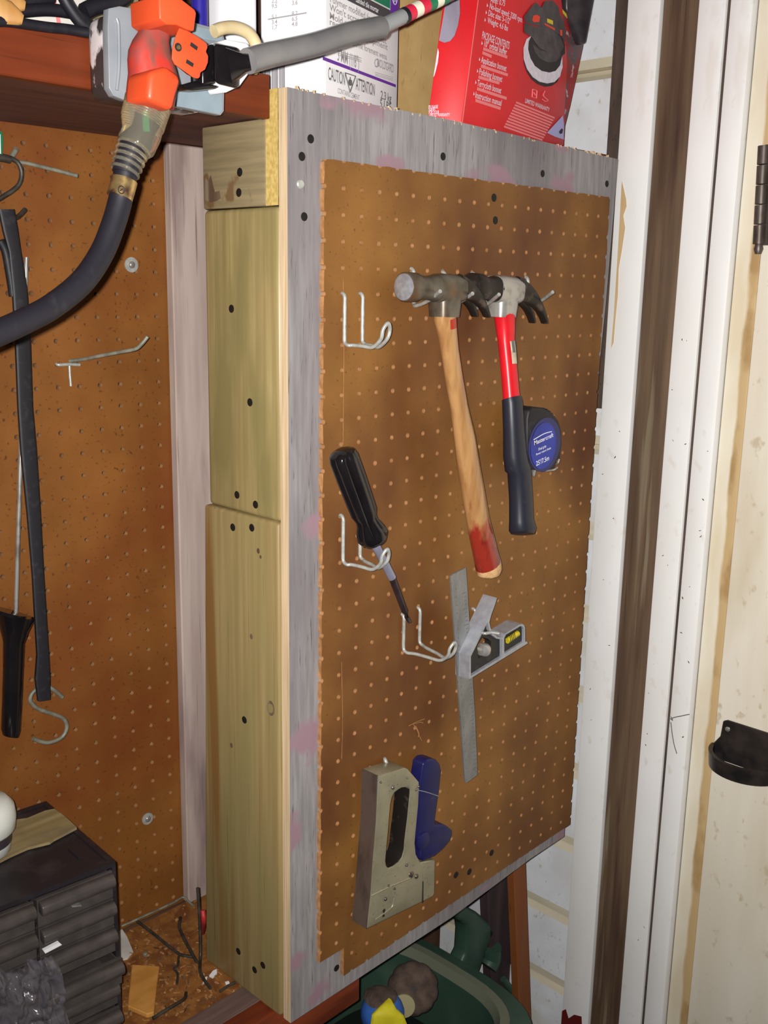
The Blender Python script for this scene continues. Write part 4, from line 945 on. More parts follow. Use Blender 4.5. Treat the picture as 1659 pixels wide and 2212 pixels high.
u1, v1_ = uv(c7(1400,150)); m.tube([B_+ex*(wR-.0135)+UZ*(v1+.014)+ex*.005*math.cos(k*.5236)+UZ*.006*math.sin(k*.5236) for k in range(12)], .0004, 4, closed=True, smooth=False)
tx(m, '3', B_+ex*(wR-.0155)+UZ*(v1+.011), .006); 
tx(m, 'Sanded tile mortar', B_+ex*.060+UZ*(v1-.009), .0055, .050); tx(m, 'Mortier a carreaux', B_+ex*.060+UZ*(v1-.017), .0055, .046)
mk('white_lettering', m, 'white_ink', carton)
# dark lettering
m = MB(); 
def line(s, xy0, xy1, h, P=c7): 
    a, b_ = P(*xy0,.0008), P(*xy1,.0008); tx(m, s, Vector(a), h, (b_-a).dot(ex))
line('CAUTION', (240,1420), (540,1530), .0125); line('ATTENTION', (735,1600), (1075,1715), .0125)
line('2.3 kg', (1180,1765), (1370,1845), .0088); line('5 LBS', (1165,1915), (1360,1990), .0088)
tri = [c7(545,1305,.0008),c7(732,1365,.0008),c7(632,1650,.0008)]; m.tube(tri, .0008, 4, closed=True, smooth=False)
bo = [(632,1370),(650,1400),(640,1420),(668,1440),(672,1525),(640,1540),(600,1520),(603,1440),(626,1420)]; quad(m, [c7(x,y,.0006) for x,y in bo], nR)
mk('lettering', m, 'ink_grey', carton)
m = MB()
line('Polymer modified formula', (270,30), (1180,400), .0066); line('Won\'t scratch tile edge', (265,180), (1250,570), .0066)
line('Mold and mildew resist', (262,330), (1280,770), .0066); line('requires no equipment', (262,440), (1300,890), .0066); line('a shrink forement wena', (640,800), (1290,1030), .0066)
line('CONTAINS CEMENT', (410,1665), (800,1800), .0052); line('3 MM (1/8")', (400,1080), (790,1215), .0125)
line('with', (1260,1130), (1410,1185), .0024); line('MOLDGARD', (1120,1190), (1410,1275), .0088)
mk('grey_lettering', m, 'ink_lite', carton); m = MB(); m.tube([c7(1110+40*math.cos(k*.7854),1130+70*math.sin(k*.7854),.0008) for k in range(8)], .0007, 4, closed=True, smooth=False); mk('logo_ring', m, 'ink_lite', carton); m = MB()
for y0 in (915,955,985): quad(m, [c7(440,y0),c7(840,y0+125),c7(840,y0+135),c7(440,y0+11)], nR)
for y0 in (1290,1320,1345): quad(m, [c7(1080,y0),c7(1400,y0+95),c7(1400,y0+102),c7(1080,y0+8)], nR)
mk('small_print', m, 'ink_lite', carton)
# left face: number columns and bar code
eL = -el
m = MB()
def c2L(x,y): return FL(420+x/2.9625, y/2.9625, .0006)
for col,(xc,hw_) in enumerate(((525,18),(655,20))):
    for r_ in range(12):
        y = -120+r_*34 if True else 0
        if 80 < y < 112 or y > 215: continue
        P_c = c2L(xc, y-(xc-525)*.16); s_ = '%d.%d' % ((r_*7+3*col) % 9+1, (r_*3+col) % 10)
        text_mesh(m, s_, P_c+el*.006, eL, UZ, .0042)
P1, P2 = c2L(470,128), c2L(718,86); 
quad(m, [P1,P2,P2+UZ*.0012,P1+UZ*.0012], nL, .0001)
mk('table_lettering', m, 'ink_lite', carton)
m = MB()
for k,x in enumerate((428,445,462,478,492,508,526,540,556,570)):
    a, b_ = c2L(x,300+ (x-430)*.05), c2L(x,540); a2 = a+eL*(.0016+.0012*(k%3)); quad(m, [Vector((a.x,a.y,b_.z-.02)), Vector((a2.x,a2.y,b_.z-.02)), Vector((a2.x,a2.y,a.z-.012)), Vector((a.x,a.y,a.z-.012))], nL, .0001)
mk('bar_code', m, 'ink_lite', carton)

# plain cardboard box behind
m = MB(); Pc = W(870,240,'y',.165); Pd = W(985,240,'y',.165)
m.box((Pc.x-.10,.168,ZS+.0004),(Pd.x+.10,.262,ZS+.26)); m.bevel(.002,2)
tag(mk('carton', m, 'cardboard', smooth=40), 'plain tan cardboard box between the white carton and the red box', 'box')

# red orbital-buffer box
rb = thing('carton', 'bright red boxed car polisher with picture leaning on the shelf by the wall', 'box', (.32,.06,ZS+.0004))
yr = math.radians(10.25); er = Vector((math.cos(yr), math.sin(yr), 0)); nF = Vector((er.y,-er.x,0))
Or = W(997,271,'y',.0255)
def F8(x,y,off=.0005): return Wp(900+x/4.1475, y/4.1475, Or+nF*off, nF)
ur = (F8(560,0)-F8(410,1110)).normalized()             # leaning upright edge
vr = ur.cross(nF).normalized()
if vr.dot(er) < 0: vr = -vr
dp = -nF*.085
corner = F8(405,1112,0); TL_ = corner+ur*.30; BRp = F8(1322,1310,0); wB = (BRp-corner)
right = [(1322,1312),(1330,1000),(1352,600),(1340,330),(1300,0),(1280,-400)]
RP = [F8(x,y,0) for x,y in right]
RP[-1] = TL_+vr*((RP[-2]-corner).dot(vr)); 
# clamp every foot to the shelf
front = [corner]+[p for p in RP]+[TL_]
for p in front: p.z = max(p.z, ZS+.0006)
# left side face foot line from the photograph
LL = Wp(921,252,Or,Vector((1,0,0)))
eLf = (Vector((-.62,.78,0))).normalized()
L0 = Wp(922,252,corner, Vector((eLf.y,-eLf.x,0)).normalized()); L0.z = max(L0.z, ZS+.0006)
wLf = (Vector((L0.x-corner.x, L0.y-corner.y,0))).length
eb_ = eLf*wLf
backw = [p+eb_ for p in front]
m = MB(); m.prism(front, eb_); m.bevel(.0015,2,25); red = mk('carton_body', m, 'red_card', rb, smooth=40)
nS = Vector((-eLf.y, eLf.x, 0)); nS = -nS if nS.x > 0 else nS
m = MB(); text_h = .0062
def rt_(s, a, b_, h): 
    A_, B2_ = F8(*a,.0006), F8(*b_,.0006); e_ = (B2_-A_).normalized(); text_mesh(m, s, A_, e_, ur, h, wid=(B2_-A_).length)
rt_('Amp: 0.75', (660,18),(790,55),.0066)
rt_('No-load speed: 3200 rpm', (650,75),(940,200),.0068); rt_('Disc size: 5-1/2"', (638,138),(835,215),.0068); rt_('Weight: 4.6 lbs', (632,205),(815,278),.0068)
rt_('PACKAGE CONTENTS', (582,345),(825,440),.0088)
rt_('10" orbital buffer', (598,415),(800,490),.0074); rt_('Application bonnet', (575,560),(802,640),.0074); rt_('Polishing bonnet', (556,665),(762,735),.0074); rt_('Terrycloth bonnet', (540,768),(755,838),.0074); rt_('Instruction manual', (522,875),(755,948),.0074)
for x,y in ((628,62),(618,125),(608,192),(580,400),(558,545),(540,650),(524,752),(508,855)):
    a = F8(x,y,.0006); m.prism([a, a+vr*.003+ur*.002, a+ur*.004+vr*0], nF*-.0001)
rt_('LIMITED WARRANTY', (968,918),(1186,1002),.0056)
mk('white_lettering', m, 'print_white', red)
m = MB()
def bar(x0,y0,x1,y1,h=.0016):
    a, b_ = F8(x0,y0,.0005), F8(x1,y1,.0005); quad(m, [a,b_,b_+ur*h,a+ur*h], nF, .0001)
for (x0,y0,x1,y1) in ((595,450,810,525),(588,485,670,520),(575,605,815,685),(552,703,740,758),(540,808,805,895),(525,912,750,985)): bar(x0,y0,x1,y1,.0034)
for i in range(10):
    bar(890-12*i, 925+24*i, 1235-12*i, 1065+22*i, .0022)
mk('small_print', m, 'print_pink', red)
m = MB()
bx = [F8(x,y,.0006) for x,y in ((1040,800),(1078,812),(1072,880),(1034,868))]; m.tube(bx, .0007, 4, closed=True, smooth=False); m.tube([F8(1050,830,.0006),F8(1064,852,.0006)], .0008, 4)
m.tube([F8(x,y,.0006) for x,y in ((1150,815),(1135,850),(1150,875),(1178,900),(1150,905),(1128,890))], .0007, 4)
mk('approval_mark', m, 'print_pink', red)
# printed picture of the polisher
def pic(name, pts, m_, off): 
    q = MB(); P = [F8(x,y,off) for x,y in pts]; quad(q, P, nF, .0001); return mk(name, q, m_, red)
pic('pad_shadow', [(955,480),(960,560),(985,640),(1030,710),(1085,755),(1150,778),(1210,770),(1260,735),(1300,650),(1312,560),(1250,500),(1050,440)], 'print_black', .0004)
pic('printed_pad', [(1030,318),(985,350),(958,430),(960,530),(990,620),(1040,690),(1100,732),(1170,748),(1235,735),(1285,685),(1308,600),(1305,520),(1300,470),(1200,480),(1060,400)], 'print_white', .0006)
pic('printed_disc', [(1030,320),(1005,370),(1000,440),(1020,520),(1060,590),(1120,635),(1190,650),(1245,635),(1285,585),(1305,500),(1330,480),(1330,400),(1280,280),(1160,230),(1060,260)], 'print_black', .0008)
pic('printed_base', [(1040,400),(1060,470),(1110,530),(1180,560),(1250,550),(1290,500),(1285,430),(1200,470),(1110,450)], 'print_dark', .0010)
pic('printed_motor', [(965,200),(1060,240),(1150,230),(1210,265),(1290,330),(1320,420),(1280,480),(1180,470),(1100,430),(1030,330),(962,290)], 'print_dark', .0011)
pic('printed_body', [(990,110),(1040,45),(1070,22),(1120,70),(1150,10),(1220,5),(1270,60),(1285,130),(1320,190),(1335,290),(1330,380),(1290,320),(1205,265),(1120,235),(1040,225),(970,195),(962,150)], 'print_dark', .0013)
pic('printed_button', [(1045,140),(1080,132),(1105,150),(1100,195),(1050,200),(1036,180)], 'print_orange', .0016)
pic('printed_button', [(1285,265),(1305,270),(1305,320),(1288,320)], 'print_orange', .0016)
pic('printed_badge', [(1170,165),(1222,185),(1222,222),(1170,200)], 'print_yellow', .0016)
pic('printed_badge', [(1145,205),(1240,255),(1235,272),(1148,222)], 'print_orange', .0017)
pic('printed_corner', [(1168,1190),(1310,1035),(1320,1110),(1318,1250),(1240,1225)], 'print_blue', .0006)
pic('printed_corner', [(1275,1180),(1300,1150),(1312,1160),(1305,1195),(1285,1200)], 'print_black', .0009)
pic('fold_line', [(549,0),(556,0),(412,1110),(403,1110)], 'print_pink', .0007)
# left face print
nLf = Vector((eLf.y,-eLf.x,0)); nLf = -nLf if nLf.x > 0 else nLf
def S8(x,y,off=.0006): return Wp(900+x/4.1475, y/4.1475, corner+nLf*off, nLf)
def picS(name, pts, m_, off=.0006):
    q = MB(); quad(q, [S8(x,y,off) for x,y in pts], nLf, .0001); return mk(name, q, m_, red)
picS('printed_grip', [(262,0),(385,0),(388,120),(370,230),(340,320),(300,368),(250,382),(222,372),(200,360),(230,200)], 'print_grey')
picS('printed_edge', [(190,430),(200,470),(190,560),(170,640),(158,680),(150,690)], 'print_white')
m = MB()
for i,(xa_,xb_) in enumerate(((105,190),(105,165),(108,200),(110,295))):
    a, b_ = S8(xa_,972+24*i), S8(xb_,972+24*i-2); text_mesh(m, ('PLEASE','SEE','FOR YOUR','LIMITED WARRANTY')[i], a, (b_-a).normalized(), UZ, .0036, wid=(b_-a).length)
mk('side_lettering', m, 'print_white', red)
# loose right flap of the carton with photograph print
mat('flap_print', (150,30,34), .45, col2=(92,70,74), scale=(70,70,40), lo=.46, hi=.54, col3=(176,160,166), scale3=(60,60,60), lo3=.6, hi3=.64)
m = MB(); quad(m, [F8(x,y,-.002) for x,y in ((1318,1300),(1318,1000),(1346,600),(1325,330),(1280,85),(1292,78),(1505,330),(1490,430),(1430,700),(1375,950),(1328,1130))], nF, .0014); fp = mk('side_flap', m, 'flap_print', rb)
m = MB(); quad(m, [F8(x,y,-.0012) for x,y in ((1282,80),(1292,66),(1512,318),(1503,345))], nF, .0006); mk('yellow_edge', m, 'print_yellow', fp)

# dark bag hanging behind the red box
m = MB(); bb = [(1226,-60),(1300,-60),(1286,0),(1268,96),(1256,92),(1240,60),(1226,20)]
m.prism([W(x,y,'y',.070) for x,y in bb], (0,.018,0)); m.bevel(.004,2,30); dk = mk('cloth_bag', m, 'bag_black', smooth=60); tag(dk, 'dark folded bag between the red box and the white siding', 'bag')

# white jug with beige strap handle, left of the carton
jg = thing('jug', 'white plastic jug on the shelf left of the white carton', 'jug', (-.10,.13,ZS))
P0 = W(445,60,'y',.14); P1 = W(563,60,'y',.14); jc = Vector(((P0.x+P1.x)/2,.150,ZS+.0004)); jr = (P1.x-P0.x)/2*.70
m = MB(); m.loft([(jc+UZ*z, Vector((jr*k,0,0)), Vector((0,jr*k,0))) for z,k in ((0,.90),(.004,1.0),(.12,1.0),(.20,1.0),(.235,.8),(.25,.35),(.28,.33))], 32, 4); mk('jug_body', m, 'jug_white', jg, smooth=50)
wp = thing('power_plug', 'white plug with looped beige cord half hidden behind the black plug', 'plug', W(510,195,'y',-.03))
m = MB(); hp = [(462,68),(485,60),(510,60),(534,70),(549,88),(556,112),(553,135),(545,152)]
m.tube([W(x,y,'y',-.036) for x,y in hp], .0052, 12); mk('cord_loop', m, 'strap_beige', wp, smooth=60)
m = MB(); cpl = [(487,84),(535,92),(549,112),(546,150),(520,186),(488,201),(482,190)]
m.prism([W(x,y,'y',-.046) for x,y in cpl], (0,.0225,0)); m.bevel(.002,2,30); mk('plug_body', m, 'jug_white', wp, smooth=50)

m = MB(); a = W(431,20,'y',.09); m.lathe([(.006,-.032),(.008,-.030),(.008,.05)], a+UZ*.02, (0,0,1), 20)
bb_ = mk('marker_pen', m, 'bottle_blue', smooth=40); tag(bb_, 'dark blue pen-like tube standing behind the orange adapter', 'pen')
bb_.location.z = ZS+.0004
m = MB(); m.box((-.20,.20,ZS+.0004),(-.095,.25,ZS+.13)); m.bevel(.004,2); tag(mk('carton', m, 'olive', smooth=40), 'olive-tan box behind the orange adapter on the shelf', 'box')

# cables, sticks and papers at the left end of the shelf
def c0(x,y,yy): return W(x/5.53, y/5.53,'y',yy)
def cable(pts, y, rad, label, name='cable', m_='cord_black'):
    q = MB(); q.tube([c0(a,b_,yv) for (a,b_),yv in zip(pts, y if isinstance(y,list) else [y]*len(pts))], rad, 12); return tag(mk(name, q, m_, smooth=60), label, 'cable')
cable([(-200,265),(0,255),(140,262),(320,290),(560,325),(800,350),(960,375),(1040,390)], .022, .0040, 'black cable lying along the top edge of the red shelf rail')
cable([(60,160),(180,150),(340,125),(560,115),(760,135),(900,170),(1010,250),(1080,330)], .045, .0048, 'black cable arching from the tan sticks to the outlet box')
cable([(740,-80),(800,40),(880,160),(960,260),(1050,330)], .030, .0052, 'thick black cable dropping steeply beside the outlet box')
cable([(1000,140),(1100,90),(1240,50),(1400,10),(1500,-60)], .050, .0065, 'black cable curving up behind the silver outlet box')
cable([(-60,40),(120,30),(320,20),(480,-10),(620,-40)], .060, .0050, 'black cable at the top left corner behind the sticks')
for (a,b_,lab,yy1) in (((-140,-60),(300,75),'upper tan wooden stick poking over the shelf rail',.030),((-120,90),(275,240),'lower tan wooden stick poking over the shelf rail',.018)):
    q = MB(); A_, B2_ = c0(*a,yy1+.01), c0(*b_,yy1); t = (B2_-A_).normalized(); s = Y0.cross(t).normalized(); d = t.cross(s)
    L_ = (B2_-A_).length
    q.loft([(A_, s*.0100, d*.006),(A_.lerp(B2_,.55), s*.0098, d*.006),(A_.lerp(B2_,.9), s*.0050, d*.004),(B2_, s*.0034, d*.003)], 12, 3)
    tag(mk('wooden_stick', q, 'stick_tan', smooth=40), lab, 'stick')
q = MB(); q.prism([c0(x,y,.10) for x,y in ((220,-60),(1250,-60),(1240,60),(1010,200),(985,400),(330,330),(250,100))], (0,.012,0)); pq = tag(mk('paper_stack', q, 'paper'), 'white printed papers lying behind the black cables', 'paper')
q = MB(); q.prism([c0(x,y,.099) for x,y in ((620,-40),(660,-40),(735,300),(690,300))], (0,.0006,0)); q.prism([c0(x,y,.099) for x,y in ((340,60),(560,10),(600,40),(380,110))], (0,.0006,0)); mk('print', q, 'print_pink', pq)
# ------------------------------------------------------------------ workbench
ZBN = -.9095
m = MB(); m.box((-1.2,.0925,ZBN-.036),(.07,.2785,ZBN)); bt = mk('top_board', m, 'bench_osb', (bench := thing('workbench', 'worn brown workbench top below the pegboard covered in dust and scraps', 'workbench', (-.4,.15,-ZF))))
m = MB(); m.box((-1.2,.0585,ZBN-.036),(.07,.0922,ZBN-.0008)); m.bevel(.001,1); mk('edge_strip', m, 'bench_strip', bench)
m = MB(); m.box((-1.2,.0300,ZBN-.060),(.07,.0583,ZBN+.0)); m.bevel(.002,2); mk('front_nosing', m, 'bench_nose', bench, smooth=40)
for x in (-1.1, -.07):
    for y in (.065,.225):
        m = MB(); m.box((x,y,-ZF),(x+.06,y+.05,ZBN-.0362)); m.bevel(.002,1); mk('leg', m, 'lean_orange', bench)
def BT(px,py,dz=.001): return W(px,py,'z',ZBN+dz)

# ------------------------------------------------------------------ drawer cabinet
Oc_ = Vector((-.228,.091,ZBN+.0006)); ax_ = Vector((-.9977,.067,0)); ay_ = Vector((.067,.9977,0)); HC = -.677-Oc_.z; WC = .262; DC = .165
cab = thing('drawer_cabinet', 'black plastic small-parts drawer cabinet standing on the workbench', 'drawer cabinet', Oc_+ax_*WC/2+ay_*DC/2)
def L(a,b_,z): return Oc_+ax_*a+ay_*b_+UZ*z
def lbox(mb, a0,a1,b0,b1,z0,z1):
    mb.hexa([L(a0,b0,z0),L(a1,b0,z0),L(a1,b1,z0),L(a0,b1,z0),L(a0,b0,z1),L(a1,b0,z1),L(a1,b1,z1),L(a0,b1,z1)])
m = MB(); tk = .004
lbox(m,0,tk,0,DC,0,HC); lbox(m,WC-tk,WC,0,DC,0,HC); lbox(m,tk,WC-tk,0,DC,0,tk); lbox(m,tk,WC-tk,0,DC,HC-tk,HC); lbox(m,tk,WC-tk,DC-tk,DC,tk,HC-tk)
cw = .0835; rows = 7; rh_ = (HC-.012)/rows
for c in (1,2): lbox(m,.004+cw*c-.0012,.004+cw*c+.0012,.002,DC-tk,tk,HC-tk)
shell = mk('case', m, 'case_black', cab)
m = MB()   # raised rim and stacking recess marks on the top
lbox(m,.0,WC,.0,.006,HC,HC+.0012); lbox(m,.0,.006,.006,DC,HC,HC+.0012); lbox(m,.006,WC,DC-.006,DC,HC,HC+.0012); lbox(m,.022,.026,.030,.055,HC,HC+.0014); lbox(m,.030,.034,.118,.150,HC,HC+.0014); lbox(m,.034,.120,.146,.150,HC,HC+.0014)
mk('top_rim', m, 'case_black', cab)
for c in range(3):
    for r_ in range(rows):
        a0 = .0052+cw*c; a1 = a0+cw-.0034; z1 = HC-.0065-rh_*r_; z0 = z1-rh_+.0016; out = 0.0
        if c == 0 and r_ == 3: out = .012
        if c == 0 and r_ in (5,): out = .004
        m = MB(); lbox(m,a0,a1,-.002-out,.001-out,z0,z1); lbox(m,a0+.001,a1-.001,.001-out,DC-.012-out,z0,z0+.0015); lbox(m,a0+.001,a0+.0022,.001-out,DC-.012-out,z0,z1-.004); lbox(m,a1-.0022,a1-.001,.001-out,DC-.012-out,z0,z1-.004)
        d = mk('drawer', m, 'drawer_black', cab)
        m = MB(); zc = z1-.0095
        prof = [(-.002-out, zc+.0088),(-.0085-out, zc+.0088),(-.0125-out, zc+.0060),(-.0138-out, zc+.0008),(-.0125-out, zc-.0032),(-.0085-out, zc-.0048),(-.002-out, zc-.0030)]
        A_ = [L(a0+.001,b_,z) for b_,z in prof]; m.prism(A_, ax_*(a1-a0-.002)); m.bevel(.0012,2,25)
        mk('pull', m, 'drawer_black', d, smooth=45)
# paper slips caught in two drawers
m = MB(); P_ = [Vector(Wp(x,y,L(0,-.0145,0),ay_)) for x,y in ((94,2054),(128,2036),(134,2041),(98,2060))]; m.prism(P_, ay_*.004); tag(mk('paper_slip', m, 'card_white'), 'white paper slip sticking out between two black drawers', 'paper')
m = MB(); P_ = [Vector(Wp(x,y,L(0,-.011,0),ay_)) for x,y in ((156,1957),(176,1955),(176,1958),(156,1960))]; m.prism(P_, ay_*.008); tag(mk('metal_sliver', m, 'steel_bright'), 'thin bright metal sliver sticking out above a black drawer', 'sliver')
# wood board and jar on top
def CT(px,py,dz): return W(px,py,'z',-.677+dz)
m = MB(); bpts = [(-60,1896),(22,1853),(60,1836),(108,1824),(116,1818),(166,1792),(140,1768),(118,1752),(98,1756),(60,1772),(-60,1790)]
m.prism([CT(x,y,.0015) for x,y in bpts], (0,0,.003)); tag(mk('wood_scrap', m, 'board_olive'), 'flat tan wood scrap lying on top of the drawer cabinet', 'board')
jc = CT(-36,1842,.0046)
jar = thing('jar', 'white jar with dark band at the left border on the drawer cabinet', 'jar', jc)
m = MB(); m.lathe([(.024,0),(.027,.002),(.0285,.012)], jc, UZ, 32); mk('base', m, 'cup_white', jar, smooth=50)
m = MB(); m.lathe([(.0287,.012),(.0292,.022)], jc, UZ, 32); mk('band', m, 'cup_band', jar, smooth=50)
m = MB(); m.lathe([(.0298,.022),(.0330,.026),(.0345,.038),(.0330,.050),(.0265,.058),(.012,.061)], jc, UZ, 32); mk('body', m, 'cup_white', jar, smooth=60)
# clear plastic bag over the drawer fronts
m = MB(); nx, ny = 64, 64; G = []
rng = np.random.RandomState(7); seeds = rng.rand(60,2); tilt = rng.rand(60,2)*1.5-np.array([.35,.25])
for j in range(ny+1):
    row = []
    for i in range(nx+1):
        s = i/nx; t = j/ny
        x1 = 112+t*44 if t > .12 else 100+t*160
        yT = 2105-s*54; py = yT+(2290-yT)*t; px = -60+(x1+60)*s
        P = Wp(px, py, L(0,-.0150,0), ay_)
        off = .002+.020*abs(noise.noise((s*4.2+.3*t, t*3.4, 1.7)))+.010*abs(noise.noise((s*11, t*7, 5.1)))+.004*abs(noise.noise((s*24, t*17, 9.4)))+.008*t
        row.append(m.v(P-ay_*max(.0008,off)))
    G.append(row)
for j in range(ny):
    for i in range(nx): m._f([G[j][i],G[j][i+1],G[j+1][i+1],G[j+1][i]])
bag = tag(mk('plastic_bag', m, 'film', smooth=50), 'crinkled clear plastic bag hanging over the lower left drawers', 'bag')

# ------------------------------------------------------------------ scraps on the bench
def bwire(pts, rad, lab, m_='wire_dark', zs=.003):
    P = []
    for i,(x,y) in enumerate(pts): P.append(BT(x,y,zs[i] if isinstance(zs,(list,tuple)) else zs))
    return tag(wire('bent_wire', P, rad, m_), lab, 'wire')
bwire([(262,2001),(320,1975),(372,1951),(396,1938),(407,1947),(418,1957)], .0016, 'long straight wire with short bent end lying near the wall on the bench', 'wire_dull', [.010,.012,.014,.015,.013,.012])
bwire([(296,1990),(330,2016),(370,2048),(390,2062),(416,2067)], .0019, 'dark bent wire crossing the bench dust diagonally', zs=.003)
bwire([(390,1982),(387,2000),(392,2016),(404,2040),(416,2062),(425,2078)], .0021, 'short dark wire with a crooked end at the middle of the bench', zs=.004)
P = [Vector(W(x,y,'x',XL-.0075)) for x,y in ((427,1918),(430,1960),(432,2010),(433,2060))]+[BT(432,2095,.004),BT(440,2115,.004),BT(455,2135,.004)]
tag(wire('bent_wire', P, .0020, 'wire_dark'), 'dark wire leaning upright against the foot of the lumber plank', 'wire')
bwire([(386,2066),(384,2085),(376,2092),(384,2104),(382,2125)], .0015, 'tiny curled wire among the bench dust', zs=.0025)
bwire([(330,2200),(372,2174),(398,2158),(402,2144)], .0020, 'dark wire at the bench front beside the wood chip', zs=.0035)
bwire([(475,2142),(492,2130),(508,2122)], .0016, 'short dark wire close to the foot of the plank', zs=.003)
m = MB(); m.prism([BT(x,y,.0002) for x,y in ((285,2092),(345,2096),(340,2130),(333,2196),(318,2200),(276,2182))], (0,0,.006)); m.bevel(.001,1); tag(mk('wood_chip', m, 'wood_chip'), 'flat orange wood offcut on the bench right of the drawer cabinet', 'wood offcut')
m = MB(); m.prism([BT(x,y,.0002) for x,y in ((236,1990),(262,2006),(274,2024),(288,2058),(276,2072),(250,2080),(236,2076))], (0,0,.0012)); tag(mk('paper_scrap', m, 'paper'), 'pale paper scrap sticking out behind the drawer cabinet', 'paper')
for i,(pts,lab) in enumerate(([[(452,2110),(460,2100),(468,2096),(469,2104),(460,2114)],'larger white plastic chip by the plank foot'],[[(440,2116),(448,2112),(446,2122),(438,2128)],'smaller white plastic chip by the plank foot'],[[(486,2124),(494,2122),(496,2126),(488,2129)],'tiny white chip near the short wire'])):
    q = MB(); q.prism([BT(x,y,.0003) for x,y in pts], (0,0,.002)); tag(mk('plastic_chip', q, 'card_white'), lab, 'chip')
q = MB(); c = BT(314,2064,.0003); q.lathe([(.003,0),(.0032,.003),(.002,.004)], c, UZ, 8); tag(mk('hex_nut', q, 'wire_dull'), 'tiny nut lying in the bench dust', 'nut')
q = MB(); c = W(438,1966,'x',XL-.006); q.tube([c, W(440,1990,'x',XL-.006), BT(438,2014,.012)], .0032, 8); tag(mk('red_wire_nut', q, 'plumb_red', smooth=60), 'small red plastic bit behind the upright dark wire', 'plastic bit')
# sawdust and shavings
m = MB()
for k in range(420):
    px, py = random.uniform(256,520), random.uniform(1990,2200)
    p = BT(px,py,.0002)
    if not (-.30 < p.x < -.075 and .096 < p.y < .265) or (p.x < -.2): continue
    a = random.uniform(0,6.28); l = random.uniform(.0008,.004); w_ = random.uniform(.0004,.0012); d = Vector((math.cos(a),math.sin(a),0)); n_ = Vector((-d.y,d.x,0))
    m.mi = random.choice((0,0,1,2)); m.prism([p-d*l-n_*w_, p+d*l-n_*w_, p+d*l+n_*w_, p-d*l+n_*w_], (0,0,random.uniform(.0004,.0016)))
sw = mk('sawdust', m, ['peg_edge','bench_osb','bare_wood']); sw['kind'] = 'stuff'; tag(sw, 'sawdust and shavings scattered over the bench corner', 'sawdust')

# ------------------------------------------------------------------ below the panel
bn = thing('storage_bin', 'dark green plastic bin with moulded grip handle under the tool panel', 'bin', (.20,.10,-ZF))
def rrect(cx,cy,rx,ry,z,n=48,pw=3.2):
    out = []
    for k in range(n):
        t = 2*math.pi*k/n; c,s = math.cos(t), math.sin(t)
        out.append(Vector((cx+rx*math.copysign(abs(c)**(2/pw),c), cy+ry*math.copysign(abs(s)**(2/pw),s), z)))
    return out
ctr_ = (.213,.105)
def rr(dx,z): return rrect(ctr_[0],ctr_[1],.128+dx,.150+dx,z)
m = MB(); m.rings([rr(-.05,-ZF+.001), rr(-.006,-1.115), rr(-.010,-1.115), rr(-.054,-ZF+.006)]); mk('tub', m, 'bin_green', bn, smooth=40)
m = MB(); m.rings([rr(-.012,-1.114), rr(-.006,-1.100), rr(.006,-1.100), rr(.004,-1.108), rr(-.004,-1.116)], closed=True); mk('rim', m, 'bin_rim', bn, smooth=50)
m = MB(); m.rings([rr(.004,-1.107), rr(.034,-1.112), rr(.036,-1.120), rr(.008,-1.124)], closed=True); mk('flange', m, 'bin_green', bn, smooth=50)
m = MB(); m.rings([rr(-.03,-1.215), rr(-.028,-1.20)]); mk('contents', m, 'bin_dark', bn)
m = MB(); Yh = .150
def H(x,y,yy=Yh): return W(740+x/3.77, 1860+y/3.77, 'y', yy)
m.prism([H(x,y) for x,y in ((700,330),(990,360),(1100,420),(1235,530),(1245,580),(1190,700),(1130,880),(1080,1010),(1000,990),(960,860),(1010,760),(1020,600),(1010,525),(985,518),(975,492),(950,490),(935,465),(910,460),(900,440),(870,432),(740,400))], (0,.030,0)); m.bevel(.006,2,40)
mk('grip_handle', m, 'bin_green', bn, smooth=50)
m = MB(); m.tube([H(1215,700),H(1215,790),H(1180,860)], .017, 10); mk('latch', m, 'bin_green', bn, smooth=60)
m = MB(); A_ = H(1230,1050,.10); m.tube([H(1225,1040,.12),H(1290,1170,.11),H(1330,1330,.10)], .010, 8); m.tube([H(1310,960,.12),H(1400,1110,.11),H(1430,1330,.10)], .006, 8); mk('side_rib', m, 'bin_green', bn, smooth=60)
# fuzzy round thing and blue-yellow bundle in the bin
wc = W(892,2135,'y',.10); wc.z = max(wc.z, -1.15)
whl = thing('caster_wheel', 'dusty brown segmented wheel lying in the green bin', 'wheel', wc)
axw = Vector((-.55,-.60,.5)).normalized(); xw = axw.orthogonal().normalized(); yw = axw.cross(xw)
m = MB(); R = []
for i in range(40):
    a = 2*math.pi*i/40; k_ = 1-.05*(abs(math.sin(a*5))**6); c = wc+(xw*math.cos(a)+yw*math.sin(a))*.018*k_
    rd_ = (xw*math.cos(a)+yw*math.sin(a)); R.append([c+rd_*.0195*k_*math.cos(2*math.pi*j/14)+axw*.019*math.sin(2*math.pi*j/14) for j in range(14)])
m.rings(R, closed=True); mk('tyre', m, 'fur_brown', whl, smooth=60)
m = MB(); m.lathe([(.0085,-.011),(.0085,.011)], wc, axw, 20); mk('hub', m, 'bin_dark', whl, smooth=40)
bc = W(826,2188,'y',.075)
rg = thing('cloth_bundle', 'round blue and yellow wrapped bundle with fuzzy brown cap under the panel', 'bundle', bc)
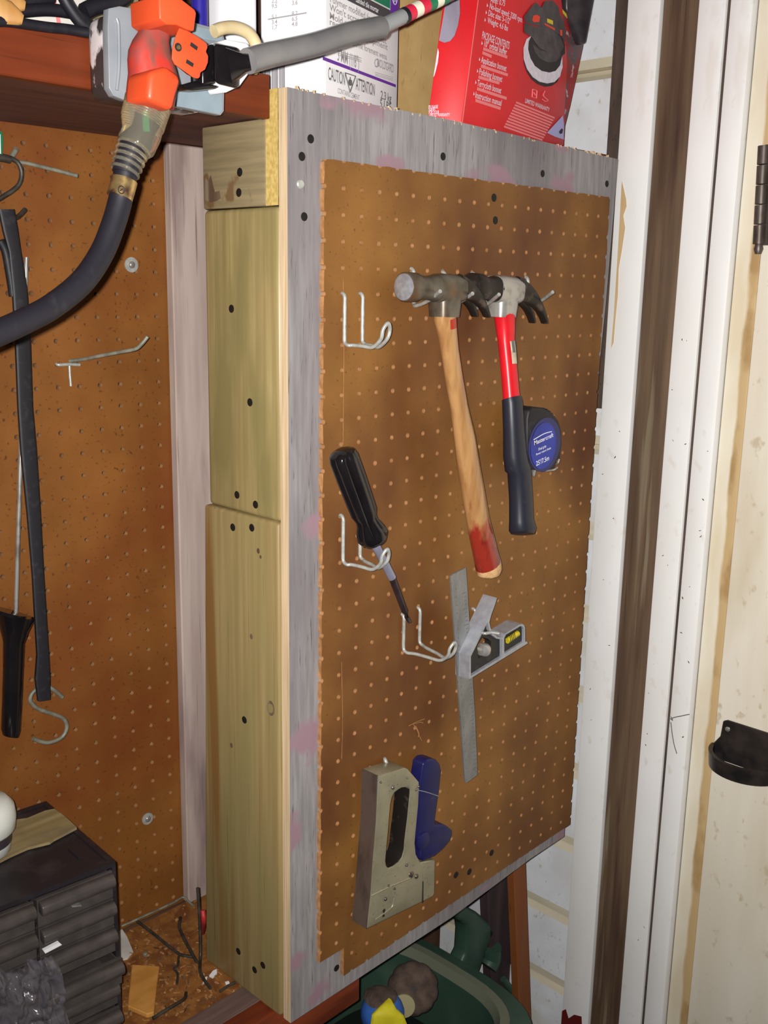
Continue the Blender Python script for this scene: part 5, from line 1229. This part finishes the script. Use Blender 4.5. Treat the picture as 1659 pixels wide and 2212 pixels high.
def blob(c, r_, a0, a1, nz=10, n=28, sq=(1,1,1), jit=.0, mb=None, tilt=0.0):
    mb = mb or MB(); R = []
    for i in range(nz+1):
        t = a0+(a1-a0)*i/nz
        R.append([c+Vector((r_*math.sin(t)*math.cos(2*math.pi*k/n)*sq[0]*(1+random.uniform(-jit,jit)), r_*math.sin(t)*math.sin(2*math.pi*k/n)*sq[1]*(1+random.uniform(-jit,jit)), r_*math.cos(t)*sq[2])) for k in range(n)])
    return mb.rings(R)
m = blob(bc, .0300, .45, 1.9, jit=.01); mk('blue_cloth', m, 'rag_blue', rg, smooth=60)
m = blob(bc+Vector((-.002,.003,.004)), .0310, .02, .85, jit=.06); mk('fuzzy_cap', m, 'fur_brown', rg)
m = MB(); 
n_ = 12; Rw = []
for (px,py,w_,yy_) in ((844,2164,4,.046),(838,2178,18,.043),(838,2192,34,.041),(842,2225,42,.042)):
    c = W(px,py,'y',yy_); k = pxm(c); Rw.append((c, Vector((1,-.5,-.3)).normalized()*w_*k, Vector((.2,.5,.1))*.012))
m.loft(Rw, 14); mk('yellow_cloth', m, 'rag_yellow', rg, smooth=60)
m = MB(); c = W(872,2172,'y',.080); m.lathe([(.001,-.004),(.016,-.003),(.016,.003),(.001,.004)], c, Vector((-.6,-.6,.3)), 20); mk('yellow_tab', m, 'olive', rg, smooth=50)
m = MB(); m.tube([bc+Vector((0,0,-.02)), Vector((bc.x,bc.y,-1.16)), Vector((bc.x+.004,bc.y,-1.1995))], .009, 10, smooth=False); mk('stick', m, 'lean_orange', rg, smooth=60)
# boards leaning beside the siding
def lean(name, pa, pb, wpx, yy, th, m_, lab):
    a, b_ = W(*pa,'y',yy), W(*pb,'y',yy); d = (a-b_)/(a.z-b_.z)
    top = a+d*(.25); bot = b_+d*(-ZF-b_.z+.0005)
    w_ = wpx*pxm(a)*1.25
    q = MB(); q.hexa([bot, bot+Vector((w_,0,0)), bot+Vector((w_,th,0)), bot+Vector((0,th,0)), top, top+Vector((w_,0,0)), top+Vector((w_,th,0)), top+Vector((0,th,0))]); q.bevel(.002,1,40)
    return tag(mk(name, q, m_), lab, 'board'), bot, top
for a_ in (('leaning_board',(1111,1890),(1124,2212),33,.062,.016,'lean_orange','orange-brown narrow board leaning upright beside the white siding'),
           ('leaning_board',(1054,1930),(1066,2212),62,.150,.020,'lean_dark','wide dark board leaning upright behind the orange-brown board'),
           ('leaning_board',(1012,1955),(1016,2050),20,.250,.016,'lean_orange','thin red-brown slat far back behind the dark board')):
    o_, b0_, t0_ = lean(*a_); print('LEAN', a_[0], b0_, t0_)
# red-brown daub low on the first casing
q = MB(); q.prism([W(x,y,'x',XC-.0006) for x,y in ((1212,2212),(1214,2184),(1222,2180),(1228,2200),(1240,2192),(1256,2196),(1258,2240),(1212,2240))], (.0004,0,0)); mk('red_paint', q, 'paint_red', bpy.data.objects['trim_1'])

GR = {'pegboard_hook':'wire hooks in the pegboards','bent_wire':'loose wires on the bench','fender_washer':'washers on the back pegboard','claw_hammer':'hammers on the tool panel','leaning_board':'boards leaning under the panel','plastic_chip':'white chips on the bench','cable':'black cables on the shelf','wooden_stick':'wooden sticks on the shelf','pegboard':'pegboards','lumber_plank':'lumber planks of the panel side','carton':'boxes on the shelf','power_plug':'plugs at the outlet box'}
for o in bpy.data.objects:
    if o.parent is None and o.name.split('.')[0] in GR: o['group'] = GR[o.name.split('.')[0]]
# ------------------------------------------------------------------ lift everything so that the floor is z = 0
for o in bpy.data.objects:
    if o.parent is None:
        if o.type in ('CAMERA','LIGHT'):
            o.matrix_world = Matrix.Translation((0,0,ZF)) @ o.matrix_world
        else: o.location.z += ZF
